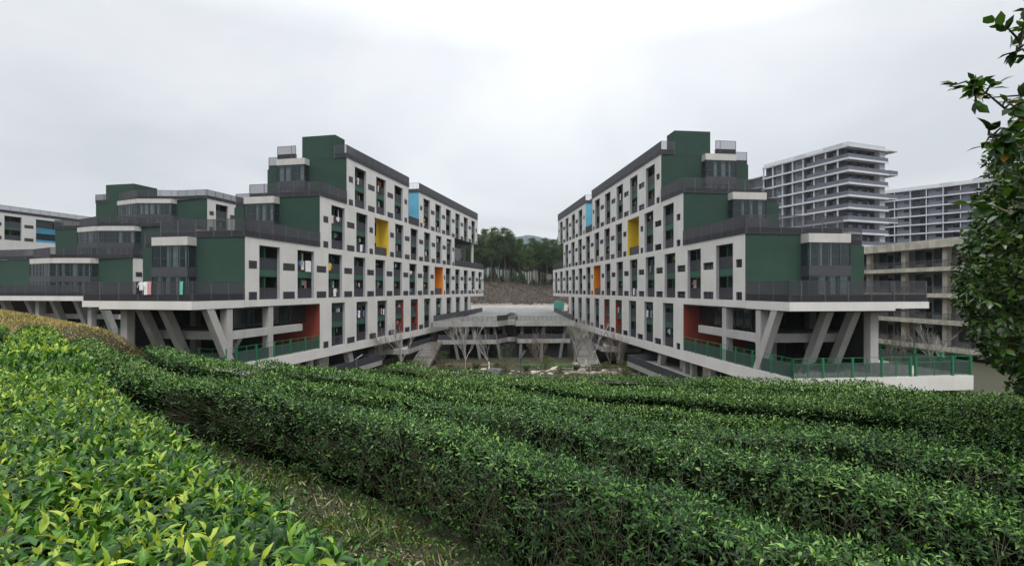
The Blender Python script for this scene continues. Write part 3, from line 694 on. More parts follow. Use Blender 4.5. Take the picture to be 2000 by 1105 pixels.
stairs('concrete stair at the right end of the pavilion', 15.2, 112, 14.2, 93, -11.4, -14.3, 3.6)
# roof planter
pl = thing('planter', 'planter with low green shrubs in the notch of the pavilion roof', 'planter', (-.1, 119.5, PZ))
MB().box(-1.3, 1.5, -.6, 1.6, 0, .55).build('planter_box', M_PCON, pl)
# ------------------------------------------------------------------ far wall, road, brown slope, far hill
MB().box(-30, 34, 191, 191.5, -8, -5.9).build('road_wall', M_WHITE, label='long low pale wall at the far edge of the roof terrace', cat='wall')
def slope_z(x, y):
    return -6.2 + 9.5*sm(199, 236, y)*(1-.30*sm(-8, 26, x)) + .25*np.sin(x*.9+y*.3)*np.sin(y*.7) + np.where(y < 198.5, -1.0, 0)
M_BRUSH = mat('brown_brush', (.075, .057, .046), .95, scale=.5, col2=(.035, .028, .022), bump=1, bscale=3, detail=10)
grid('slope', np.arange(-60, 71, 1.5), np.arange(196, 300, 1.5), slope_z, M_BRUSH, kind='structure')
def hill_z(x, y):
    return -20 + 135*np.exp(-((x-45)/330)**2-((y-1150)/210)**2) + 55*np.exp(-((x+500)/260)**2-((y-1250)/200)**2) + 4*np.sin(x*.05)*np.sin(y*.04)+2.5*rng.random(x.shape)
M_FAR = mat('far_forest', (.055, .078, .085), .95, scale=.06, col2=(.035, .055, .06), detail=8, bump=1, bscale=.3)  # blue of distant haze mixed into the forest colour
grid('far_hill', np.arange(-900, 1000, 7.0), np.arange(880, 1450, 14.0), hill_z, M_FAR, kind='structure')
# brush twigs on the slope
n = 26000; bx = rng.uniform(-25, 32, n); by = rng.uniform(199, 238, n); bz = slope_z(bx, by)
P = np.stack([bx, by, bz], -1); D = np.stack([rng.normal(0, .5, n), rng.normal(0, .5, n), rng.uniform(.4, 1, n)], -1)
V, F = leaves(P, D, rng.normal(size=(n, 3)), rng.uniform(.25, .8, n), (LEAF4[0]*np.array([.3, 1, 1]), LEAF4[1]))
obj('brush', npmesh('brush', V, F, mat('dead_brush', (.085, .064, .05), .95, .6, .35, island=.5)), kind='stuff', label='dry brown brush and cut stems covering the far slope', cat='brush')
# ------------------------------------------------------------------ towers
def tower(name, label, cx_, cy_, ang, Lf, Ls_, z1, floors, fh, sg, right_bal):
    """slab tower: local +y along the long face going back, +x along the short face"""
    root = thing(name, label, 'building', (cx_, cy_, 0), ang, 'slab towers with white balcony bands')
    z0 = z1-floors*fh
    MB().box(.0, Ls_, 1.2, Lf, z0-14, z1-.3).build('core', M_TW, root)
    for k in range(floors+1):
        z = z1-k*fh
        sl = MB().box(-1.6, Ls_+.0, -1.2, Lf, z-.28, z).box(-1.62, -1.5, -1.22, Lf, z-.5, z).box(-1.62, Ls_+.02, -1.3, -1.2, z-.5, z)
        if k in (0, 2, 4, 6, 8): sl.box(Ls_, Ls_+right_bal, -1.2, 3.5, z-.25, z)
        if k in (1, 3, 5, 7): pass
        sl.build('balcony_slab', M_TWW, root)
        if k:
            rl = MB(); zz = z+.02
            rl.box(-1.55, -1.5, -1.1, Lf*.42, zz, zz+1.0); rl.box(-1.55, Ls_, -1.12, -1.07, zz, zz+1.0)
            if k in (2, 4, 6, 8): rl.box(Ls_, Ls_+right_bal, -1.15, -1.1, zz, zz+1.05); rl.box(Ls_+right_bal-.05, Ls_+right_bal, -1.1, 3.4, zz, zz+1.05)
            rl.build('balcony_rail', M_TRAIL, root)
    nb = 0
    for k in range(floors-1):
        z = z1-(k+1)*fh
        for j in range(7):
            y = 2.2+j*(Lf-3)/7
            if j % 2: MB().box(-.9, -.0, y-.1, y+(Lf-3)/7-.3, z+.0, z+fh-.3).build('wall_panel', M_TWL, root)
            m = MB().box(-.06 if j % 2 == 0 else -.96, -.01 if j % 2 == 0 else -.91, y+.4, y+2.2, z+(.2 if j % 2 == 0 else 1.5), z+2.5); m.build('window', M_WIN, root)
        for j in range(3):
            x = 1.5+j*(Ls_-3)/3
            MB().box(x, x+1.6, 1.1, 1.19, z+.1, z+2.5).build('window', M_WIN, root)
    for y in np.linspace(2, Lf-.3, 8): MB().box(-1.5, -1.1, y-.12, y+.12, z0, z1-.3).build('pier', M_TWW, root)
    MB().box(-1.0, Ls_-.5, -.6, -.55, z1, z1+1.0).box(-1.0, -.95, -.6, Lf, z1, z1+1.0).build('roof_rail', M_CLEAR, root)
    MB().box(Ls_-2.2, Ls_-.05, -.3, 1.6, z0-10, z1-.3).build('end_pier', M_TWW, root)
    MB().box(2, 6, 3, 9, z1, z1+1.9).build('roof_hut', M_TWW, root); MB().box(1.5, 4.5, 14, 18, z1, z1+1.5).build('roof_hut', M_TWW, root)
    return root
M_TW = mat('tower_grey_wall', (.075, .085, .115), .8, .2, .3); M_TWL = mat('tower_light_panel', (.15, .165, .20), .8, .1, .3)
M_TWW = mat('tower_white_band', (.52, .53, .56), .8, .1, .3); M_TRAIL = mat('tower_rail', (.10, .11, .14), .6, .1, .3)
tower('apartment_tower', 'tall pale slab tower with long white balconies, behind the terraces of the right dormitory', 90.0, 137, math.atan2(375, 1000), 27, 14.0, 38.3, 12, 3.3, 1, 3.9)
t2 = tower('apartment_tower', 'lower and more distant slab tower between the tall tower and the tree', 168, 174, math.atan2(856, 1000), 36, 12, 37.5, 12, 3.3, 1, 0)
tw = thing('apartment_wing', 'lower pale wing attached behind the tall slab tower', 'building', (80.5, 163, 0), math.atan2(375, 1000))
MB().box(0, 10, 0, 16, -20, 35.5).build('core', M_TW, tw)
for k in range(10):
    z = 36-k*3.3; MB().box(-1.2, 10, -.1, 16, z-.3, z).build('balcony_slab', M_TWW, tw)
    for j in range(3): MB().box(-.5, -.02, 1+j*5, 3.4+j*5, z-3.3, z-.3).build('wall_panel', M_TWL, tw)
M_WIN2 = mat('pale_window', (.055, .075, .09), .08, .5, .5, spec=.8)
# ------------------------------------------------------------------ school block on the right
sb = thing('school_building', 'long open-gallery concrete building with weathered slab edges behind the deck', 'building', (0, 0, 0))
# facade line: from (63.3,95.4) to (66.2,66) and on
ang = math.atan2(100, 1000)
sb.location = (63.4, 95.4, 0); sb.rotation_euler = (0, 0, ang)
for k, z in enumerate((7.5, 3.35, -.6, -4.6, -8.5)):
    MB().box(-1.8, 16, -38, 40, z-(1.25 if k == 0 else .62), z).build('floor_slab', M_CONC2, sb)
    if k:
        rl = MB().box(-1.7, -1.66, -38, 40, z+1.0, z+1.06)
        for y in np.arange(-37, 40, .5): rl.box(-1.7, -1.67, y, y+.04, z, z+1.0)
        rl.build('gallery_rail', M_POST, sb)
        MB().box(-1.69, -1.68, -38, 40, z+.05, z+1.0).build('gallery_glass', M_CLEAR, sb)
MB().box(.7, 15, -38, 40, -14, 7).build('rear_wall', mat('gallery_wall', (.30, .295, .28), .9, .3, .4), sb)
for y in np.arange(-34, 38, 7.2):
    MB().box(-.9, -.2, y, y+.8, -14, 7).build('column', M_CONC2, sb)
    for z in (3.35, -.6, -4.6, -8.5):
        w_ = MB().box(.62, .69, y+.9, y+3.7, z+.7, z+3.0).build('window', M_WIN2, sb)
        fr = MB()
        for q in range(4): fr.box(.56, .62, y+.97+q*.84, y+1.03+q*.84, z+.9, z+2.8)
        fr.box(.56, .62, y+1, y+3.5, z+2.1, z+2.16).build('window_frame', M_FRAME, w_)
        MB().box(.6, .69, y+4.1, y+5.1, z, z+2.5).build('door', M_BLACK, sb); MB().box(.62, .69, y+5.3, y+6.9, z+.7, z+3.0).build('window', M_WIN2, sb)
        if random.random() < .4: MB().box(.58, .61, y+6.0, y+6.6, z+.9, z+1.9).build('notice_board', M_RED, sb)
M_CANOPY = 0
# ------------------------------------------------------------------ laundry
CL = dict(white=(.75, .75, .75), cream=(.66, .58, .46), pink=(.62, .30, .32), blue=(.10, .20, .42), black=(.02, .02, .025), yellow=(.75, .50, .05), grey=(.30, .31, .34), red=(.5, .05, .06))
def cloth_mesh(kind, col):
    prof = dict(shirt=[(0, .34, 0), (0, .30, -.18), (.0, .27, -.3), (0, .24, -.75)], trousers=[(0, .2, 0), (0, .2, -.35), (0, .17, -.6), (0, .15, -1.05)], towel=[(0, .34, 0), (0, .34, -.4), (0, .33, -.8), (0, .33, -1.15)])[kind]
    V = []; F = []
    nx = 6
    for (a, hw, z) in prof:
        for i in range(nx+1):
            f = i/nx*2-1; V.append((.035*math.sin(i*2.1+z*2), f*hw, z+(.0 if kind != 'shirt' else -.12*abs(f)*(z > -.1))))
    for r in range(len(prof)-1):
        for i in range(nx):
            a = r*(nx+1)+i; F.append((a, a+1, a+nx+2, a+nx+1))
    off = len(V); V2 = [(x+.03, y*.96, z) for x, y, z in V]; F2 = [tuple(off+k for k in f[::-1]) for f in F]
    mb = MB(); mb.v = V+V2; mb.f = F+F2; mb.m = [0]*len(mb.f)
    if kind == 'shirt':
        for e in (-1, 1): mb.beam((.0, e*.27, -.1), (.0, e*.47, -.52), .04, .15, up=(1,0,0))
    if kind == 'trousers':
        mb.box(-.05, .08, -.012, .012, -1.06, -.42)
    return mb.mesh(kind, mat(col+'_cloth', CL[col], .9, .15, 3))
CM = {}
ORD_ = ['first', 'second', 'third', 'fourth', 'fifth', 'sixth', 'seventh', 'eighth', 'ninth', 'tenth', 'eleventh', 'twelfth', 'thirteenth', 'fourteenth']
SEEN = set()
def garment(Rm, sg, t, s, z, kind, col, where, bname, rot=0., pos=None):
    k = (kind, col); side = ('left', 'right', 'farther left')[bname]
    if pos:
        lab = f'{col} {kind} {"over the rail" if where else "hanging inside"}, {ORD_[pos[0]]} balcony column from the near end, {ORD_[pos[1]]} storey, {side} dormitory'
        if lab in SEEN: return
        SEEN.add(lab)
    else: lab = 'x'
    if k not in CM: CM[k] = cloth_mesh(kind, col)
    o = obj('hanging_'+kind, CM[k], None, lab, 'clothing', f'laundry on the {side} dormitory')
    o.matrix_world = Rm @ Matrix.Translation((t*sg, s, z)) @ Matrix.Rotation(rot, 4, 'Z')
    return o
rs = random.Random(5)
cols = ['white']*6+['cream']*3+['pink']*2+['blue']*2+['black', 'grey', 'grey', 'red', 'yellow']
ORD = {}
COLS = {}
for (Rm, sg, o, w_, z, nm) in LAUNDRY: COLS.setdefault((round(Rm.translation.x), round(z+.01 if False else z, 1)), set()).add(round(o, 1))
for (Rm, sg, o, w_, z, nm) in LAUNDRY:
    pos = (sorted(COLS[(round(Rm.translation.x), round(z, 1))]).index(round(o, 1)), int(round((z+8.4)/3.6)))
    loc = Rm.translation
    b = 0 if abs(loc.x+30.2) < 1 else (1 if abs(loc.x-25.1) < 1 else 2)
    if b == 2: prob = .12
    else: prob = .8
    far = o > 60
    if b == 0 and o < 4 and -2 < z < 6: continue
    if b == 1 and o < 4 and -2 < z < 3: continue
    if rs.random() < prob:
        for k in range(rs.choice((1, 2, 2, 3)) if not far else 1):
            garment(Rm, sg, rs.uniform(.75, 1.2), o+(w_*.55+rs.random()*w_*.35 if k < 2 else w_*rs.uniform(.1, .4)), z+rs.uniform(2.3, 2.6), rs.choice(('shirt', 'shirt', 'trousers', 'towel')), rs.choice(cols), 0, b, rs.uniform(-.9, .9), pos)
    if rs.random() < (.42 if b == 0 else .2)*(b != 2)*(.5 if far else 1):
        for k in range(rs.choice((1, 2, 3)) if not far else 1):
            garment(Rm, sg, .28, o+rs.uniform(.4, w_-.4), z+rs.uniform(1.25, 1.45), rs.choice(('shirt', 'trousers', 'towel')), rs.choice(cols), 1, b, 0., pos)
RmL = Matrix.Translation((OL[0], OL[1], 0)) @ Matrix.Rotation(AL, 4, 'Z')
mB = MB(); mB.box(-.03, .03, -.62, .62, -1.5, 0)
o = mB.build('hanging_sheet', mat('white_cloth', CL['white']), None, label='large white bedsheet over a balcony rail, second column from the near corner', cat='bedsheet'); o.matrix_world = RmL @ Matrix.Translation((-.3, 12.4, 3.9))
o = garment(RmL, -1, .25, 17.6, 3.9, 'shirt', 'yellow', 1, 0); o['label'] = 'bright yellow jacket at the third balcony column of the left dormitory'; o['group'] = ''; o.scale = (1, 1.2, 1.5); del o['group']
def lay(label, t, s, z, kind, col, sx=1.):
    o = garment(RmL, -1, t, s, z, kind, col, 1, 0, R(90)); o['label'] = label; del o['group']; o.scale = (1, sx, 1.15)
lay('black trousers over the terrace railing of the left dormitory', 6.5, -7.32, .75, 'trousers', 'black')
lay('white shirt over the terrace railing beside black trousers', 6.0, -7.34, .8, 'shirt', 'white')
lay('white towel over the terrace railing beside a pink one', 5.5, -7.32, .78, 'towel', 'white', .6)
lay('dusty pink towel over the terrace railing', 5.05, -7.34, .8, 'towel', 'pink', .7)
CL['turquoise'] = (.16, .50, .42)
lay('turquoise cloth hanging from the terrace railing near its corner', 1.2, -7.34, .8, 'towel', 'turquoise', .55)
# ------------------------------------------------------------------ pine trees
M_NEEDLE = leafmat('pine_needles', [(0, (.035, .065, .026)), (.5, (.065, .12, .045)), (1, (.12, .17, .06))], .6, .15, .3, .3, .12)
M_NEEDLE2 = leafmat('dark_pine_needles', [(0, (.025, .052, .026)), (.5, (.045, .088, .036)), (1, (.08, .12, .05))], .6, .15, .3, .3, .12)
M_PTRUNK = mat('pine_bark', (.10, .075, .06), .95, .4, 2, island=0)
def pine_mesh(h, seed, m):
    r = np.random.default_rng(seed); parts = []; tb = MB()
    bend = r.normal(0, .4, 2)
    tb.tube([(bend[0]*(k/5)**2, bend[1]*(k/5)**2, h*k/5*.97) for k in range(6)], [.22-.036*k for k in range(6)], 6)
    z = h*r.uniform(.38, .5)
    while z < h*.98:
        f = (z/h-.4)/.6; rad = (2.7-2.0*max(f, 0)**1.4)*r.uniform(.65, 1.15)
        for k in range(r.integers(3, 6)):
            a = r.uniform(0, 6.28); e = np.array([math.cos(a)*rad, math.sin(a)*rad, z+rad*.28]); b0 = np.array([bend[0]*(z/h)**2, bend[1]*(z/h)**2, z])
            tb.tube([b0, (b0+e)/2+np.array([0, 0, .1]), e], [.06, .04, .015], 3, cap=False)
            for q in range(r.integers(3, 5)):
                c = b0+(e-b0)*r.uniform(.45, 1.05)+r.normal(0, .25, 3); n = 26
                P = c+r.normal(0, .33, (n, 3))*np.array([1, 1, .55]); D = (P-c)+np.array([0, 0, .35])+r.normal(0, .15, (n, 3))
                v, fc = leaves(P, D, r.normal(size=(n, 3)), r.uniform(.3, .62, n), (LEAF4[0]*np.array([.55, 1, 1]), LEAF4[1])); parts.append((v, fc))
        z += h*r.uniform(.035, .055)
    V, F = join(parts)
    return npmesh('crown', V, F, m), tb.mesh('trunk', M_PTRUNK)
PM = [pine_mesh(17, 1, M_NEEDLE), pine_mesh(20, 2, M_NEEDLE), pine_mesh(19, 3, M_NEEDLE2), pine_mesh(16, 4, M_NEEDLE2)]
rp = random.Random(3); taken = []
for k in range(150):
    for tr_ in range(20):
        x = rp.uniform(-30, 36); y = rp.uniform(238, 290) if k > 35 else rp.uniform(235, 244)
        if all((x-a)**2+(y-b)**2 > 7 for a, b in taken): break
    taken.append((x, y))
    i = rp.randrange(4); root = thing('pine_tree', ['slender pine with a bright green crown at the forest edge', 'tall pine with a bright green crown standing on the far hill', 'tall dark-crowned pine standing on the far hill', 'shorter dark-crowned pine in the forest behind the slope'][i], 'tree',
        (x, y, float(slope_z(np.array(x), np.array(y))) - .3), rp.uniform(0, 6.28), 'pine trees on the hill')
    if i in (0, 3): root['label'] = ['short pine with a bright green crown on the far hill', '', '', 'short dark-crowned pine on the far hill'][i]
    s_ = rp.uniform(.85, 1.2)*(1.06 + .10*(x < 0)); root.scale = (s_, s_, s_)
    obj('crown', PM[i][0], root); obj('trunk', PM[i][1], root)
# understory
n = 26000; bx = rng.uniform(-40, 46, n); by = rng.uniform(237, 262, n); bz = slope_z(bx, by)+rng.random(n)**1.5*(3+2.5*np.sin(bx*.5)+2*np.sin(bx*1.3+1))
V, F = leaves(np.stack([bx, by, bz], -1), np.stack([rng.normal(0, 1, n), rng.normal(0, 1, n), rng.uniform(0, 1.4, n)], -1), rng.normal(size=(n, 3)), rng.uniform(.4, .9, n), LEAF4)
obj('undergrowth', npmesh('undergrowth', V, F, M_NEEDLE2), kind='stuff', label='dark green undergrowth at the foot of the pine forest', cat='bushes')
# ------------------------------------------------------------------ bare trees, shrubs, rocks, lawn
def bare_mesh(seed, h, m, spread=.32, fine=3, vase=True):
    r = random.Random(seed); tb = MB()
    def br(p, d, ln, rad, lvl):
        pts = [p]; q = p.copy(); dd = d.copy()
        for k in range(3):
            dd = (dd+Vector((r.uniform(-.13, .13), r.uniform(-.13, .13), .08))).normalized(); q = q+dd*ln/3; pts.append(q.copy())
        tb.tube(pts, [rad*(1-.2*k) for k in range(4)], 5 if lvl < 2 else 3, cap=False)
        if lvl >= fine+1: return
        for k in range(r.choice((2, 3, 3)) if lvl else 6):
            a = r.uniform(0, 6.28); s_ = spread*r.uniform(.7, 1.6)
            nd_ = (dd+Vector((math.cos(a)*s_, math.sin(a)*s_, .05))).normalized()
            st = pts[-1] if lvl == 0 or r.random() < .5 else pts[r.choice((1, 2))]
            br(st, nd_, ln*r.uniform(.62, .85) if lvl else h*.33, max(rad*.64, .018), lvl+1)
    br(Vector((0,0,-.2)), Vector((0,0,1)), h*.24, h*.014, 0)
    return tb.mesh('branches', m)
M_BARK2 = mat('brown_bark', (.17, .14, .115), .9, .35, 4)
M_LIME = mat('limewash', (.75, .74, .7), .9)
BT = [bare_mesh(2, 8, M_BARK), bare_mesh(5, 7.5, M_BARK, .28), bare_mesh(9, 7, M_BARK2, .38), bare_mesh(12, 6.5, M_BARK2, .3)]
bt = [(-19.2, 88, 0, 1.05, 'tall pale bare tree with many upright limbs under the left dormitory'), (-22.3, 87, 2, 1.0, 'leftmost brownish bare tree in the courtyard garden'),
      (-8.2, 89, 0, 1.15, 'tall pale bare tree in front of the left half of the pavilion'), (-4.1, 91, 1, .95, 'bare tree with a whitewashed trunk left of the leafy tree'),
      (5.2, 89, 3, 1.05, 'bare brown tree in front of the right half of the pavilion'), (4.1, 93, 2, .9, 'small bare tree right of the sign post'),
      (10.3, 88, 1, 1.05, 'pale bare tree left of the right-hand stair'), (13.6, 89, 0, 1.2, 'tall pale bare tree in front of the right-hand stair'),
      (16.7, 87, 3, 1.1, 'brown bare tree under the right dormitory'), (18.3, 88.5, 2, 1.0, 'rightmost spreading bare tree in the courtyard garden'), (-13.2, 90, 3, .85, 'thin bare tree beside the left-hand stair')]
for x, y, i, s_, lab in bt:
    root = thing('bare_tree', lab, 'tree', (x, y, float(ground(x, y))), x*2.3, 'bare young trees in the courtyard garden'); root.scale = (s_,)*3
    obj('branches', BT[i], root)
    if 'whitewash' in lab: MB().tube([(0,0,-.1), (0,0,1.5)], [.16, .14], 8).build('painted_base', M_LIME, root)
for x, y, i, s_, lab in [(42.5, 57, 2, .75, 'left of the bare trees beyond the deck fence'), (45, 59, 3, .8, 'middle one of the bare trees beyond the deck fence'), (49, 60, 0, .72, 'right of the bare trees beyond the deck fence'), (52, 61, 1, .6, 'small bare tree nearest the school gallery')]:
    root = thing('bare_tree', lab, 'tree', (x, y, float(ground(x, y))), x, 'bare trees beyond the deck fence'); root.scale = (s_,)*3; obj('branches', BT[i], root)
M_SHRUB = leafmat('shrub_leaf', [(0, (.03, .06, .012)), (.5, (.07, .12, .02)), (1, (.16, .19, .035))], .6, .25, .2)
M_SHRUBD = leafmat('dark_shrub_leaf', [(0, (.016, .035, .012)), (.5, (.03, .065, .018)), (1, (.07, .1, .03))], .6, .2, .2)
def shrub(x, y, rad, h, m, lab, n=700, z=None, name='shrub', loose=False):
    z = float(ground(x, y)) if z is None else z
    th = rng.uniform(0, 6.28, n); ph = rng.uniform(0, 1, n)**.6; zz = rng.uniform(0, 1, n)
    pr = rad*ph*np.sqrt(np.clip(1-(zz*.95)**2, 0, 1))*(1+.25*np.sin(th*3+1)) if not loose else rad*ph*(.3+.7*zz)
    P = np.stack([pr*np.cos(th), pr*np.sin(th), zz*h], -1)
    D = np.stack([np.cos(th), np.sin(th), rng.uniform(.2, 2.2, n)], -1)+rng.normal(0, .4, (n, 3))
    V, F = leaves(P, D, rng.normal(size=(n, 3)), rng.uniform(.12, .26, n), LEAF4)
    root = thing(name, lab, 'tree' if 'tree' in name else 'shrub', (x, y, z)); obj('foliage', npmesh('foliage', V, F, m), root)
    tb = MB()
    for k in range(6):
        a = k*1.05; tb.tube([(0,0,-.1), (math.cos(a)*rad*.25, math.sin(a)*rad*.25, h*.4), (math.cos(a)*rad*.55, math.sin(a)*rad*.55, h*.85)], [.05, .035, .015], 4, cap=False)
    tb.build('stem', M_BARK2, root)
    return root
shrub(-1.3, 88, 1.8, 4.8, M_SHRUBD, 'half-leafed dark tree in front of the middle of the pavilion', 800, name='small_tree', loose=True)
shrub(4.3+1.8, 92.5, 1.6, 2.2, M_SHRUB, 'yellow-green shrub on the lawn before the pavilion', 900)
shrub(-15.5, 88, 1.5, 2.6, M_SHRUB, 'yellow-green shrub left of the left-hand stair', 700, loose=True)
shrub(-12.2, 90.5, 1.3, 3.4, M_SHRUBD, 'upright dark shrub against the left-hand stair', 700)
shrub(18.9, 86, 1.3, 2.2, M_SHRUB, 'yellow-green shrub beside the walkway of the right dormitory', 700)
shrub(14.5, 90, 1.6, 1.1, M_SHRUBD, 'low rounded dark shrub at the foot of the right-hand stair', 700)
shrub(-20.5, 86.5, 1.8, 1.2, M_SHRUBD, 'low dark shrub under the left dormitory', 700)
shrub(20.5, 88, 1.8, 1.5, M_SHRUBD, 'low dark shrub under the right dormitory', 700)
shrub(-.1, 120.0, 1.3, .9, M_SHRUBD, 'low shrubs filling the roof planter', 500, PZ+.5)
M_ROCK = mat('garden_rock', (.42, .38, .32), .9, .45, 1.6, .8, 5)
M_ROCKD = mat('dark_garden_rock', (.16, .16, .17), .8, .5, 1.6, .8, 5)
def rock(x, y, r_, m, lab, seed):
    rr = random.Random(seed); me = bpy.data.meshes.new('boulder')
    import bmesh
    bm = bmesh.new(); bmesh.ops.create_icosphere(bm, subdivisions=3, radius=1)
    ns = [(Vector((rr.gauss(0,1), rr.gauss(0,1), rr.gauss(0,1))).normalized(), rr.uniform(.55, .85)) for _ in range(9)]
    for v in bm.verts:
        for nn, d in ns:
            q = v.co.dot(nn)
            if q > d: v.co -= nn*(q-d)*.9
        v.co *= 1+.04*math.sin(v.co.x*9+seed)*math.sin(v.co.y*7)
        v.co.x *= r_*1.35; v.co.y *= r_*.8; v.co.z *= r_*.62
    bm.to_mesh(me); bm.free(); me.materials.append(m)
    o = obj('boulder', me, None, lab, 'rock', 'boulders in the courtyard garden', None, (x, y, float(ground(x, y))+r_*.25)); o.rotation_euler = (0, 0, rr.uniform(-.5, .5))
for i, (u, r_, d, lab) in enumerate([(887, 1.1, 0, 'pale boulder leftmost of the garden rocks'), (901, .9, 0, 'second pale boulder from the left'), (945, 1.0, 0, 'pale boulder left of the big dark rock'), (966, 1.9, 1, 'big dark flat-topped boulder left of the sign post'),
    (977, 1.1, 0, 'pale boulder against the right side of the dark rock'), (1044, 1.3, 0, 'pale boulder right of the sign post'), (1072, 1.0, 0, 'rounded boulder among bare stems right of the sign post'), (1088, 1.7, 0, 'broad pale boulder before the lawn'),
    (1104, 1.0, 1, 'grey boulder on the gravel path'), (1136, 1.2, 0, 'pale boulder at the stair foot'), (1160, .9, 0, 'small pale boulder right of the stair foot'), (1180, 1.2, 0, 'grey-beige boulder under the spreading tree'), (1215, 1.1, 0, 'boulder nearest the right walkway')]):
    y = 87+(i*37 % 5)*.8; rock((u-1000)/1000*y, y, r_*.55, M_ROCKD if d else M_ROCK, lab, i)
M_LAWN = mat('lawn_grass', (.035, .085, .014), .95, .3, 1.5, .8, 20)
def patch(name, pts, m, dz=.14):
    mb = MB(); zz = float(ground(np.mean([p[0] for p in pts]), np.mean([p[1] for p in pts])))
    n = len(pts); mb.v = [(x, y, float(ground(x, y))+dz) for x, y in pts]; mb.f = [tuple(range(n))]; mb.m = [0]
    return mb.build(name, m, kind='structure')
patch('lawn', [(1.5, 95.5), (.5, 104), (12.5, 106), (13, 94)], M_LAWN)
patch('lawn', [(-22, 88), (-22, 101), (-17.5, 103), (-15, 88)], M_LAWN, .034)
patch('gravel_path', [(5, 89), (4.6, 94.5), (13, 93.2), (21, 92), (21, 85.5)], mat('pale_gravel', (.24, .215, .16), .95, .35, 2.5, .8, 12), .03)
patch('gravel_path', [(-15.5, 88), (-17, 96), (-12.5, 97), (-12, 88)], MATS['pale_gravel'], .04)
M_GS = mat('garden_soil', (.13, .085, .055), .95, .35, 1.4, .7, 9)
patch('garden_soil', [(-13, 89), (-13.5, 105), (-1, 106), (-.5, 90)], M_GS, .10)
patch('garden_soil', [(12.5, 90), (13.5, 100), (20, 101), (21, 90)], M_GS, .11)
gt = MB()
for y in (94.5, 96, 97.5): gt.box(11.5, 16.0, y, y+.35, -14.3, -13.9)
for (x) in (11.5, 13.5, 15.6): gt.box(x, x+.25, 94.5, 94.75, -14.3, -12.9)
gt.build('garden_bench', M_CONC2, None, label='pale slatted concrete bench at the foot of the right-hand stair', cat='bench')
n = 16000; x = rng.uniform(-24, 26, n); y = rng.uniform(83, 108, n); kp = (np.sin(x*.8)*np.sin(y*.6+1)+.5*np.sin(x*2.1+y) > -.1); x, y = x[kp], y[kp]; n = len(x)
V, F = leaves(np.stack([x, y, ground(x, y)], -1), np.stack([rng.normal(0, .6, n), rng.normal(0, .6, n), rng.uniform(.5, 1.4, n)], -1), rng.normal(size=(n, 3)), rng.uniform(.15, .45, n), (LEAF4[0]*np.array([.4, 1, 1]), LEAF4[1]))
M_GG = leafmat('garden_grass', [(0, (.05, .055, .018)), (.5, (.11, .10, .035)), (1, (.26, .19, .10))], .8, .2, .4, .3, .3)
obj('garden_grass', npmesh('garden_grass', V, F, M_GG), None, 'rough grass and weeds over the courtyard garden', 'grass', None, 'stuff')
for i in range(26):
    u_ = 880+i*14+random.uniform(-5, 5); y_ = random.uniform(86, 90); rock((u_-1000)/1000*y_, y_, random.uniform(.22, .42), M_ROCK, 'small pale stone among the garden boulders', 50+i)
sp = thing('sign_post', 'dark slanted information post in front of the pavilion garden', 'sign', (1.5, 86.5, float(ground(1.5, 86.5))))
MB().box(-.15, .15, -.1, .1, -.2, 2.6).build('post', M_FDARK, sp); m = MB(); m.beam((-.3, -.2, 2.5), (.7, -.1, 4.0), .5, .12, up=(0,1,0)); m.build('sign_panel', M_FRAME, sp); 
m = MB(); m.beam((-.25, -.36, 2.6), (.62, -.26, 3.9), .03, .1, up=(0,1,0)); m.build('sign_face', M_REVEAL, sp)
sp2 = thing('sign_post', 'thin lamp-like post with a tilted panel under the left dormitory', 'sign', (-23.4, 77, float(ground(-23.4, 77))))
MB().box(-.08, .08, -.08, .08, -.2, 4.0).build('post', M_FDARK, sp2); m = MB(); m.beam((-.2, 0, 3.8), (.9, 0, 4.5), .16, .1, up=(0,1,0)); m.build('sign_panel', M_REVEAL, sp2)
for i, (x, y, r_, h_, m_) in enumerate([(-18, 92, 1.1, 1.6, M_SHRUB), (-10.5, 87.5, 1.0, 1.3, M_SHRUBD), (-6.5, 93, .9, .8, M_SHRUBD), (-2.8, 95, .8, .7, M_SHRUB), (2.5, 90, .8, .9, M_SHRUBD), (8.2, 88, .9, 1.0, M_SHRUB), (11.5, 91.5, .9, .8, M_SHRUBD), (17.0, 91.5, 1.2, 1.3, M_SHRUB), (21.5, 85.5, 1.3, 1.6, M_SHRUBD), (-23.5, 84, 1.4, 1.5, M_SHRUBD)]):
    o = shrub(x, y, r_, h_, m_, f"small {'yellow-green' if m_ is M_SHRUB else 'dark green'} shrub among the bare trees of the courtyard garden", 420, loose=i % 2 == 0); o['group'] = 'small garden shrubs'
rb = MB()
for i in range(260):
    x = random.uniform(-22, 26); y = 196+random.random()*4; r_ = random.uniform(.2, .7); z = float(slope_z(np.array(x), np.array(y)))+1*(y < 198.5)
    rb.prism([(x-r_, y-r_*.6), (x+r_*.8, y-r_*.9), (x+r_, y+r_*.5), (x-r_*.4, y+r_)], z-.5, z+r_*random.uniform(.5, 1.3))
rb.build('rubble', M_ROCK, None, label='pale rubble along the foot of the brown slope', cat='rubble', kind='stuff')
# site shed with turquoise sheet at the far right of the terrace
tp = thing('construction_sheet', 'turquoise tarpaulin bundle beyond the terrace, beside the right dormitory', 'tarpaulin', (14.0, 170, -6.9))
MB().prism([(-.2, -1), (3.2, -.6), (3.0, 1.2), (0, 1)], 0, 2.9).build('sheet', mat('turquoise_tarp', (.12, .42, .36), .6, .2, 1.2, .5, 2), tp)
bd = thing('barrier', 'red and white barrier panel beside the turquoise tarpaulin', 'barrier', (16.5, 152, -6.9)); MB().box(0, 1.5, 0, .2, 0, 1.6).build('barrier_panel', M_ORED, bd); MB().box(-.1, 1.6, -.2, .4, 0, .15).build('foot', M_CONC, bd)
